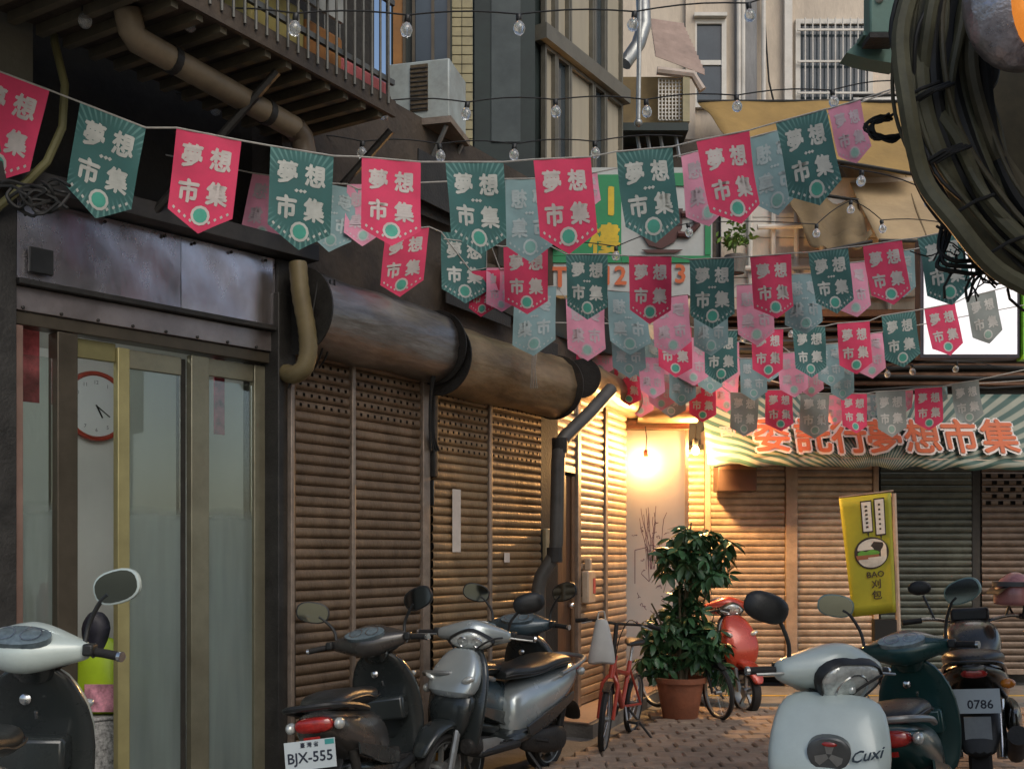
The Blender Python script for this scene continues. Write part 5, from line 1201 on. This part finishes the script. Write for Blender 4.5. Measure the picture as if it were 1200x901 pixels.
    # dash
    Md = Matrix.Translation((.245, 0, 1.052)) @ Matrix.Rotation(R(-32), 4, 'Y')
    dh = hb(MB().lathe([(.06, -.02), (.062, .006), (.055, .010), (.001, .0105)], 22, Md @ Matrix.Diagonal((.95, 2.0, 1, 1))), 'dash', dash_m or mat('dash_glass', (.12, .16, .18), .12, 0, .4, 25, coat=.8), t)
    for s_ in (-.05, .05): hb(MB().lathe([(.036, .0125), (.040, .0145), (.036, .0145)], 18, Md @ Matrix.Translation((0, s_, 0)), close=True), 'gauge_ring', M_chrome, dh)
    for s_ in (-1, 1):
        gr_ = hb(MB().tube([(.315, s_*.236, 1.0), (.29, s_*.30, .997), (.262, s_*.37, .99)], .017, 10), 'grip', M_rubber, t)
        hb(MB().tube([(.262, s_*.368, .99), (.258, s_*.382, .989)], .02, 10), 'bar_end', M_chrome, gr_)
        hb(MB().tube([(.36, s_*.235, .995), (.355, s_*.29, .99), (.32, s_*.37, .982)], .007, 6), 'brake_lever', M_zinc, t)
        hb(MB().bx(.27, .33, s_*.245-.02, s_*.245+.02, .985, 1.03), 'switch_pod', M_plastic, t, bevel=.008)
        if mirrors[0 if s_ > 0 else 1]:
            u = mirror_up
            mi = hb(MB().tube(smooth([Vector(p) for p in ((.325, s_*.215, 1.03), (.335, s_*.225, 1.09+u*.4), (.325, s_*.265, 1.15+u), (.315, s_*.30, 1.185+u))], 4), .009, 8), 'mirror', M_plastic, t)
            Mm = Matrix.Translation((.315, s_*.335, 1.215+u)) @ Matrix.Rotation(s_*R(14), 4, 'Z') @ Matrix.Rotation(s_*R(16), 4, 'X')
            b = MB(); rg = []
            for dx, k_ in ((-.012, .95), (-.010, 1.0), (.004, 1.0), (.022, .82), (.032, .45)):
                rg.append([Mm @ Vector((dx, .10*k_*math.copysign(abs(math.cos(a))**.8, math.cos(a)), .064*k_*math.copysign(abs(math.sin(a))**.8, math.sin(a)))) for a in [2*math.pi*j/20 for j in range(20)]])
            hb(b.loftg(rg), 'mirror_shell', mcol, mi)
            b = MB().add([Mm @ Vector((-.0135, .092*math.copysign(abs(math.cos(a))**.8, math.cos(a)), .057*math.copysign(abs(math.sin(a))**.8, math.sin(a)))) for a in [2*math.pi*j/20 for j in range(20)]], [tuple(range(20))])
            hb(b, 'mirror_glass', M_mirror, mi, smooth=False)
    if emblem:
        Me = Matrix.Translation((.645, 0, .70)) @ Matrix.Rotation(R(9), 4, 'Y')
        def tri(k_, dx): return [Me @ Vector((dx, .085*k_*math.copysign(abs(math.sin(a))**.9, math.sin(a))*(1+.18*math.cos(a)), .078*k_*math.cos(a)-.012*k_)) for a in [2*math.pi*j/24 for j in range(24)]]
        e_ = MB().loftg([tri(1, -.035), tri(1, .010), tri(.9, .016)]).build('emblem', mat('emblem_shell', (.10, .105, .105), .3, .3), t)
        for a in (90, 210, 330):
            d = Vector((0, math.cos(R(a)), math.sin(R(a)))); n_ = Vector((0, -d.z, d.y))
            MB().add([Me @ (Vector((.0175, 0, -.008))+d*.006+n_*.010), Me @ (Vector((.0175, 0, -.008))+d*.052+n_*.022), Me @ (Vector((.0175, 0, -.008))+d*.060), Me @ (Vector((.0175, 0, -.008))+d*.052-n_*.022), Me @ (Vector((.0175, 0, -.008))+d*.006-n_*.010)], [(0, 1, 2, 3, 4)]).build('emblem_arm', M_zinc, e_, smooth=False)
        MB().ball(Me @ Vector((.016, 0, .038)), (.006, .03, .011)).build('emblem_badge', M_red, e_)
    if script:
        b = MB(); put_text(b, script, (.648, .150, .705), (-.16, .90, .26), (-.06, .22, .97), .072, .02, (.98, .17, 0)); b.build('script_lettering', mat('script_ink', (.03, .05, .07), .4), t, smooth=False, fix=False)
    if scl != 1.0: MW[t] = MW[t] @ Matrix.Diagonal((scl, scl, scl, 1))
    return t
def at_head(hx, hy, heading, scl=1.0):
    """root location so that the handlebar (local x .33) stands over (hx,hy)"""
    return (hx-.33*scl*math.cos(heading), hy-.33*scl*math.sin(heading), 0)
M_sil = paint('paint_silver', (.42, .47, .47), .25, .45); M_mintp = paint('paint_mint', (.50, .58, .55), .35, .05); M_dk = paint('paint_black', (.028, .034, .034)); M_dg = paint('paint_darkgreen', (.022, .075, .070), .3, .2)
M_rd = paint('paint_red', (.50, .055, .025)); M_bl = paint('paint_slate', (.055, .085, .10)); M_bk2 = paint('paint_smoke', (.06, .055, .05))
h = R(82); s1 = scooter('black scooter with plate BJX-555, its tail towards the viewer', at_head(-.69, 6.52, h), h, M_bk2, M_dk, roll=R(-8), steer=R(-6), plate_txt='BJX-555', small='臺 灣 省', rack=M_plastic, shield=M_dk)
h = math.atan2(-1.0, -.62); s2 = scooter('silver scooter with chrome headlamp facing left, right of the black one', at_head(-.27, 6.98, h), h, M_sil, M_dk, roll=R(-3), steer=R(22), mirrors=(1, 0), shield=M_sil, mcol=M_plastic, apron=M_dk, fender=M_dk)
h = math.atan2(.9, .40); s3 = scooter('dark slate scooter with twin-dial dash half hidden behind the silver one', at_head(.08, 7.92, h), h, M_bl, M_dk, roll=R(-1), steer=R(4), mirrors=(1, 1), mirror_up=.02)
h = R(-107); r1 = scooter('pale mint scooter facing the viewer in the right foreground', at_head(1.345, 4.82, h), h, M_mintp, M_dk, roll=R(-3), steer=R(40), mirrors=(0, 1), lamp='tri', bulk=1.30, emblem=True, script='Cuxi', shield=M_mintp, scl=1.0, mirror_up=.05)
h = R(65); r2 = scooter('dark green scooter seen from behind, between the mint scooter and the motorcycle', at_head(2.27, 5.98, h), h, M_dg, M_dg, roll=R(-8), steer=R(-4), mirrors=(1, 1), mcol=paint('paint_mint2', (.20, .30, .27)), mirror_up=.06, dash_m=mat('dash_pale', (.30, .37, .38), .1, 0, .5, 18, coat=.9))
h = R(97); l0 = scooter('pale mint scooter cut off by the left edge of the photo', at_head(-2.05, 4.62, h, 1.11), h, M_mintp, M_dk, roll=R(2), steer=R(-8), mirrors=(0, 1), mcol=M_mintp, shield=M_mintp, mirror_up=.03, scl=1.11)
h = R(-70); rs = scooter('bright red scooter parked behind the potted plant', at_head(2.10, 10.75, h), h, M_rd, M_dk, roll=R(2), steer=R(0), mirrors=(0, 0), shield=M_rd)
# ================================================================== motorcycle at the right edge
h = math.atan2(.93, .38)
mo = thing('motorcycle', 'dark motorcycle with plate 0786 at the right edge', 'motorcycle', (2.98, 7.02, 0), h, None, R(-4))
wheel(mo, .70, .30, .30, .055, M_zinc, 6); wheel(mo, -.62, .30, .30, .065, M_zinc, 6)
M_tank = paint('paint_bronze', (.035, .032, .024), .25, .3)
MB().loft([(-.12, 0, .84, .09, .06), (-.02, 0, .88, .15, .11), (.15, 0, .93, .19, .15), (.32, 0, .95, .17, .14), (.42, 0, .93, .09, .08)], 18).build('tank', M_tank, mo, subsurf=1)
MB().loft([(-.84, 0, .905, .06, .02), (-.74, 0, .915, .15, .05), (-.45, 0, .89, .19, .06), (-.22, 0, .83, .17, .06), (-.06, 0, .82, .11, .06)], 16).build('seat', M_leather, mo, subsurf=1)
MB().loft([(-.98, 0, .87, .06, .03), (-.88, 0, .84, .15, .07), (-.6, 0, .76, .20, .11), (-.3, 0, .68, .20, .14), (-.05, 0, .66, .14, .14)], 16).build('tail_fairing', M_tank, mo, subsurf=1)
MB().bx(-.25, .30, -.16, .16, .30, .62).build('engine', M_dark, mo, bevel=.04)
for k in range(6): MB().bx(.02, .28, -.18, .18, .42+.035*k, .43+.035*k).build('cooling_fin', M_zinc, mo)
MB().tube(smooth([Vector(p) for p in ((.25, -.12, .42), (.2, -.18, .28), (-.1, -.2, .25), (-.5, -.2, .35), (-.95, -.2, .50))]), [.02]*8+[.025]*4+[.05]*8+[.055]*1, 12).build('exhaust', M_dark, mo)
for s_ in (-1, 1):
    MB().tube([(.70, s_*.1, .30), (.42, s_*.1, 1.0)], .024, 8).build('fork_leg', M_chrome, mo)
    MB().tube([(-.62, s_*.12, .32), (-.42, s_*.13, .78)], .03, 10).build('shock_absorber', M_chrome, mo)
    MB().tube(smooth([Vector(p) for p in ((.40, 0, 1.02), (.38, s_*.12, 1.06), (.32, s_*.25, 1.09), (.24, s_*.38, 1.08))], 4), .013, 8).build('handlebar', M_chrome, mo)
    MB().tube([(.27, s_*.30, 1.085), (.23, s_*.42, 1.078)], .019, 10).build('grip', M_rubber, mo)
    mi = MB().tube([(.33, s_*.22, 1.09), (.34, s_*.28, 1.25)], .008, 6).build('mirror', M_plastic, mo)
    MB().ball((.34, s_*.30, 1.30), (.02, .075, .05)).build('mirror_shell', M_plastic, mi)
    MB().ball((-.90, s_*.17, .78), (.035, .04, .028)).build('indicator', M_amber, mo)
MB().lathe([(.02, -.03), (.09, -.02), (.10, .05), (.06, .06)], 18, Matrix.Translation((.52, 0, .95)) @ Matrix.Rotation(R(90), 4, 'Y')).build('headlight', M_lens, mo)
dk_ = MB().bx(.34, .46, -.12, .12, 1.06, 1.15).build('gauge_cluster', M_plastic, mo, bevel=.02)
MB().loft([(-.60, 0, .66, .11, .03, 0), (-.78, 0, .64, .12, .03, 30), (-.90, 0, .55, .12, .025, 60), (-.95, 0, .36, .10, .02, 80)], 14).build('mudguard', M_plastic, mo, subsurf=1)
MB().loft([(-.975, 0, .845, .05, .018), (-.955, 0, .845, .075, .03), (-.92, 0, .845, .08, .035)], 12).build('tail_light', M_red, mo, subsurf=1)
MB().bx(-.935, -.912, -.07, .07, .40, .60).build('mud_flap', mat('flap_grey', (.30, .33, .34), .5), mo)
plate(mo, '0786', None, (-.945, 0, .69), sticker=False, off=-.02)
MB().tube(smooth([Vector(p) for p in ((-.55, .16, .78), (-.8, .16, .86), (-.92, .1, .9), (-.92, -.1, .9), (-.8, -.16, .86), (-.55, -.16, .78))], 4), .013, 8).build('grab_rail', M_tank, mo)
for s_ in (-1, 1):
    MB().loft([(-.70, s_*.19, .52, .03, .08), (-.5, s_*.21, .50, .045, .12), (-.2, s_*.20, .50, .04, .13), (0, s_*.17, .52, .03, .08)], 12).build('side_cover', M_tank, mo, subsurf=1)
    MB().tube([(-.15, s_*.17, .30), (-.16, s_*.30, .30)], .016, 8).build('footpeg', M_rubber, mo)
# helmet hanging on the motorcycle's bar
hm = thing('helmet', 'pink and grey open helmet hanging on the motorcycle handlebar', 'helmet', P(1190, 692, 7.2))
b = MB(); rings = []
for i in range(9):
    z = -.10+.028*i; rr_ = math.sqrt(max(.0004, .0175-(max(0, z+.02))**2*.95)); rings.append([Vector((rr_*math.cos(2*math.pi*j/20)*1.0, rr_*math.sin(2*math.pi*j/20)*1.1, z)) for j in range(20)])
b.loftg(rings).build('shell', mat('helmet_pink', (.50, .20, .18), .3, 0, .2, 7, coat=.6), hm, subsurf=1)
MB().loftg([[Vector((x*.136-.002, y*.15, z)) for x, y in [(math.cos(2*math.pi*j/20), math.sin(2*math.pi*j/20)) for j in range(20)]] for z in (.03, .06)]).build('band', mat('helmet_grey', (.10, .10, .10), .4), hm)
MB().loft([(-.15, 0, -.02, .10, .004), (-.11, 0, .02, .12, .006), (-.05, 0, .05, .12, .006)], 12).build('visor', M_plastic, hm)
MB().tube([(0, .13, -.08), (.02, .06, -.17), (.02, -.06, -.17), (0, -.13, -.08)], .008, 6).build('strap', M_wire, hm)
# things on the left scooter
lb_ = thing('lime_bag', 'lime green carrier bag with pink print on the granite block in the open doorway', 'bag', Vector((P(118, 800, 6.15).x, 6.15, .80)))
lb_.scale = (1.15, 1.15, 1.15)
b = MB(); rings = []
for i, (z, a_, c_) in enumerate(((-.16, .12, .05), (-.12, .14, .08), (.05, .13, .08), (.16, .10, .05), (.22, .06, .03))):
    rings.append([Vector((a_*math.copysign(abs(math.cos(t_))**.7, math.cos(t_))+.008*math.sin(5*t_+i), c_*math.copysign(abs(math.sin(t_))**.7, math.sin(t_))+.008*math.sin(4*t_+i*2), z)) for t_ in [2*math.pi*j/20 for j in range(20)]])
b.loftg(rings).build('body', mat('bag_lime', (.36, .52, .02), .45, 0, .15, 6), lb_, subsurf=1)
b = MB(); b.loft([(0, -.0, -.06, .001, .001)], 4) if False else None
MB().box((.03, -.083, -.07), (.15, .008, .13)).build('print', mat('bag_pink', (.55, .25, .32), .5, 0, .7, 16), lb_)
for x in (-.03, .03): MB().tube([(x, 0, .21), (x*.6, 0, .29), (-x*.6, 0, .29)], .006, 6).build('handle', mat('bag_lime', (.36, .52, .02), .45), lb_)
cp_ = thing('rain_cape', 'crumpled dark rain cape heaped on the lime green bag', 'cape', Vector((P(112, 740, 6.12).x, 6.12, 1.08)))
rings = []
for i, (z, a_, c_) in enumerate(((.11, .03, .03), (.08, .06, .05), (.02, .085, .06), (-.06, .06, .05), (-.16, .045, .04), (-.24, .02, .02))):
    rings.append([Vector((a_*math.cos(t_)*(1+.16*math.sin(3*t_+i)), c_*math.sin(t_)*(1+.2*math.sin(4*t_+2*i)), z)) for t_ in [2*math.pi*j/18 for j in range(18)]])
MB().loftg(rings).build('cloth', mat('cape_dark', (.022, .022, .035), .5, 0, .5, 12), cp_, subsurf=1)
gb_ = thing('granite_block', 'speckled grey granite block just inside the open doorway', 'block', Vector((P(118, 800, 6.15).x, 6.15, .02)), SG.rz)
MB().bx(-.2, .2, -.13, .13, 0, .58).build('block', mat('granite', (.30, .30, .30), .5, 0, .8, 55), gb_, bevel=.01)
MB().bx(-.21, .21, -.14, .14, .582, .60).build('top_slab', mat('granite', (.30, .30, .30), .5), gb_, bevel=.005)
# yellow bottle between the scooters
yb = thing('yellow_jug', 'yellow jug standing between the black and silver scooters', 'jug', G(528, 893) if False else (-.40, 7.35, .0))
MB().lathe([(.10, 0), (.115, .02), (.115, .36), (.09, .44), (.03, .49), (.03, .52)], 18).build('body', mat('jug_yellow', (.52, .28, .03), .4, 0, .35, 12), yb)
MB().lathe([(.034, .521), (.034, .55), (.02, .555)], 14).build('cap', M_whitep, yb)
# ================================================================== bicycles
def bicycle(label, loc, heading, m_fr, r=.25, roll=0.0, steer=0.0, basket=False):
    t = thing('bicycle', label, 'bicycle', loc, heading, 'parked bicycles', roll)
    fa, ra = .50, -.45
    def bw(x, M0=None):
        M = Matrix.Translation((x, 0, r)) @ Matrix.Rotation(R(90), 4, 'X')
        M = M0 @ M if M0 is not None else M
        wh = MB().lathe([(r-.026, -.016), (r-.012, -.022), (r, 0), (r-.012, .022), (r-.026, .016)], 30, M, close=True).build('wheel', M_rubber, t)
        b = MB().lathe([(r-.04, -.012), (r-.026, -.014), (r-.026, .014), (r-.04, .012)], 30, M, close=True).lathe([(.001, -.03), (.02, -.03), (.02, .03), (.001, .03)], 10, M); b.build('rim', M_zinc, wh)
        sp_ = MB()
        for k in range(20):
            a = 2*math.pi*k/20; sp_.tube([M @ Vector((math.cos(a+.3)*.018, math.sin(a+.3)*.018, .02*(-1)**k)), M @ Vector((math.cos(a)*(r-.036), math.sin(a)*(r-.036), 0))], .0014, 4)
        sp_.build('spokes', M_chrome, wh)
    S_ = Matrix.Translation((.36, 0, 0)) @ Matrix.Rotation(steer, 4, 'Z') @ Matrix.Translation((-.36, 0, 0))
    bw(ra); bw(fa, S_)
    hd, bb, st_ = Vector((.33, 0, .66)), Vector((-.05, 0, .27)), Vector((-.20, 0, .62))
    MB().tube([hd, Vector((.2, 0, .5)), bb], .022, 10).build('down_tube', m_fr, t); MB().tube([bb, st_], .018, 10).build('seat_tube', m_fr, t)
    MB().tube([hd-Vector((0, 0, .06)), Vector((-.16, 0, .52))], .018, 10).build('top_tube', m_fr, t)
    MB().tube([hd+Vector((-.015, 0, .05)), hd-Vector((-.035, 0, .12))], .026, 10).build('head_tube', m_fr, t)
    for s_ in (-1, 1):
        MB().tube([(.365, s_*.02, .56), (.40, s_*.06, .50), (fa, s_*.055, r)], .014, 8).xform(S_).build('fork_blade', m_fr, t)
        MB().tube([bb, (ra, s_*.06, r)], .011, 8).build('chain_stay', m_fr, t); MB().tube([(-.18, 0, .58), (ra, s_*.06, r)], .010, 8).build('seat_stay', m_fr, t)
        MB().tube([(-.05, s_*.03, .27), (-.05+s_*.09, s_*.075, .27-s_*.09)], .010, 6).build('crank', M_zinc, t)
        MB().box((-.05+s_*.09, s_*.125, .27-s_*.09), (.09, .085, .022)).build('pedal', M_plastic, t, bevel=.005)
        MB().tube(smooth([Vector(p) for p in ((.30, 0, .95), (.295, s_*.1, .955), (.26, s_*.2, .955), (.22, s_*.30, .94))], 4), .012, 8).xform(S_).build('handlebar', M_dark, t)
        MB().tube([(.245, s_*.235, .952), (.21, s_*.325, .936)], .018, 10).xform(S_).build('grip', M_rubber, t)
        MB().tube([(.29, s_*.19, .95), (.30, s_*.27, .925)], .006, 6).xform(S_).build('brake_lever', M_zinc, t)
        MB().tube(smooth([Vector(p) for p in ((.29, s_*.18, .95), (.37, s_*.10, .99), (.39, s_*.04, .85), (.36, s_*.02, .68))], 4), .004, 5).xform(S_).build('brake_cable', M_wire, t)
    MB().tube([(.345, 0, .70), (.30, 0, .955)], .017, 10).xform(S_).build('stem', M_dark, t)
    MB().tube([st_, (-.235, 0, .74)], .013, 8).build('seat_post', M_chrome, t)
    MB().loft([(-.38, 0, .765, .06, .02), (-.33, 0, .775, .095, .032), (-.24, 0, .77, .075, .03), (-.13, 0, .765, .025, .02), (-.09, 0, .76, .012, .01)], 14).build('saddle', M_leather, t, subsurf=1)
    MB().lathe([(.03, -.004), (.085, -.004), (.085, .004), (.03, .004)], 22, Matrix.Translation((-.05, -.045, .27)) @ Matrix.Rotation(R(90), 4, 'X'), close=True).build('chain_wheel', M_dark, t)
    MB().tube([(-.12, .05, .24), (-.17, .26, .01)], .010, 6).build('kickstand', M_dark, t)
    MB().loft([(.30, 0, .42, .03, .004, 60), (.40, 0, .515, .03, .004, 25), (.52, 0, .52, .03, .004, -10), (.64, 0, .47, .03, .004, -40)], 10).xform(S_).build('mudguard', M_dark, t)
    return t
M_frd = paint('frame_red', (.50, .06, .035), .35, 0)
hb_ = math.atan2(-.93, -.34)
bk = bicycle('small red bicycle with a white bag on its handlebar', (.83, 8.75, .03), hb_, M_frd, .25, R(-5), R(8))
bk2 = bicycle('dark bicycle half hidden behind the potted plant', (1.62, 10.32, .03), R(-60), M_dark, .25, R(4), R(-10))
hb = bk.matrix_basis @ Vector((.24, .16, .93))
# white plastic bag
wbag = thing('white_bag', 'white plastic bag hanging from the red bicycle handlebar', 'bag', P(705, 750, 8.15))
rings = []
for i, (z, a_, c_) in enumerate(((.16, .035, .02), (.12, .05, .03), (.02, .075, .05), (-.10, .095, .065), (-.165, .105, .06), (-.172, .09, .05))):
    rings.append([Vector((a_*math.copysign(abs(math.cos(t_))**.8, math.cos(t_))+.006*math.sin(4*t_+i), c_*math.sin(t_)+.005*math.sin(5*t_+i), z+.008*math.sin(3*t_))) for t_ in [2*math.pi*j/18 for j in range(18)]])
MB().loftg(rings).build('body', mat('bag_white', (.55, .53, .48), .5, 0, .08, 9), wbag, subsurf=1)
MB().tube([(-.03, 0, .15), (-.02, 0, .21), (.02, 0, .21), (.03, 0, .15)], .006, 6).build('handle', mat('bag_white', (.55, .53, .48), .5), wbag)
# ================================================================== potted umbrella plant
pot_p = G(797, 846); pot_p.z = .034
pl = thing('potted_plant', 'tall umbrella plant with glossy drooping leaves in a terracotta pot', 'plant', pot_p)
M_ter = mat('terracotta', (.34, .12, .06), .75, 0, .22, 6, .2, 60, dirt=(.18, .09, .06))
MB().lathe([(.145, 0), (.155, .01), (.205, .30), (.208, .325), (.232, .327), (.236, .372), (.215, .374), (.205, .34), (.19, .33), (.001, .33)], 32).build('pot', M_ter, pl)
MB().lathe([(.19, .332), (.1, .345), (.001, .35)], 20).build('soil', mat('soil', (.05, .035, .025), .95, 0, .4, 20, .6, 60), pl)
rn = random.Random(21); M_stem = mat('plant_stem', (.14, .11, .06), .7, 0, .3, 12)
tips = []
stems = [((.02, 0), (.10, .0), 1.62), ((-.04, .02), (.20, .05), 1.45), ((.0, -.03), (-.02, -.05), 1.30), ((.05, .0), (.30, -.05), 1.05), ((-.06, 0), (-.26, -.02), .80), ((.03, .03), (.02, .15), 1.5)]
for a_, b_, hgt in stems:
    p0_ = Vector((a_[0], a_[1], .33)); p2_ = Vector((b_[0], b_[1], .33+hgt*.88)); md = Vector((a_[0]*.6+b_[0]*.2, a_[1], .33+hgt*.5))
    pts = [p0_*(1-u/10)**2+md*2*(u/10)*(1-u/10)+p2_*(u/10)**2 for u in range(11)]
    MB().tube(pts, [.017-.001*i for i in range(11)], 7).build('stem', M_stem, pl)
    tips.append(pts)
def leaf_mesh(seed):
    rn_ = random.Random(seed); b = MB(); n = rn_.randint(6, 8)
    for k in range(n):
        a = 2*math.pi*k/n+rn_.uniform(-.15, .15); ln_ = rn_.uniform(.115, .165); w_ = ln_*.19; dr = rn_.uniform(.35, 1.0)
        d = Vector((math.cos(a), math.sin(a), 0)); sd_ = Vector((-math.sin(a), math.cos(a), 0)); rows = []
        for i, (f, ww) in enumerate(((.18, .12), (.36, .75), (.60, 1.0), (.82, .68), (1.0, .02))):
            z = .02-dr*ln_*(f**1.6); c = d*(ln_*f*(1-.25*dr*f))+Vector((0, 0, z))
            rows.append([c-sd_*w_*ww+Vector((0, 0, .006*ww)), c-Vector((0, 0, .004)), c+sd_*w_*ww+Vector((0, 0, .006*ww))])
        base_ = len(b.v)
        for r_ in rows: b.v += r_
        for i in range(len(rows)-1):
            for j in range(2): q_ = base_+i*3+j; b.f.append((q_, q_+1, q_+4, q_+3))
    b.tube([(0, 0, .02), (-.02, .01, -.05), (-.07, .02, -.11)], .0022, 4)
    return b.mesh('leaf', None, smooth=True, fix=False, angle=80)
M_leaf = mat('leaf_dark', (.045, .115, .045), .32, 0, .55, 5, .1, 40, spec=.6, rvar=.1)
lms = [leaf_mesh(i) for i in range(8)]
for m_ in lms: m_.materials.append(M_leaf)
def leaf(c):
    s_ = rn.uniform(.6, 1.25); o = link('leaf', rn.choice(lms), pl, c, (rn.gauss(0, .5), rn.gauss(0, .5), rn.uniform(0, 6.28))); o.scale = (s_,)*3
for (cx_, cz_, rx, rz_, n) in ((.16, 1.42, .40, .26, 80), (.05, .96, .22, .24, 22), (-.02, .74, .35, .24, 56), (.24, .66, .22, .20, 28), (-.22, .52, .15, .16, 20), (.36, .42, .12, .10, 10), (.14, 1.62, .32, .08, 16)):
    for _ in range(n):
        a = rn.uniform(0, 6.28); q = rn.random()**.45
        ph_ = math.acos(rn.uniform(-1, 1))
        leaf(Vector((cx_+rx*q*math.sin(ph_)*math.cos(a), rx*.8*q*math.sin(ph_)*math.sin(a), cz_+rz_*q*math.cos(ph_))))
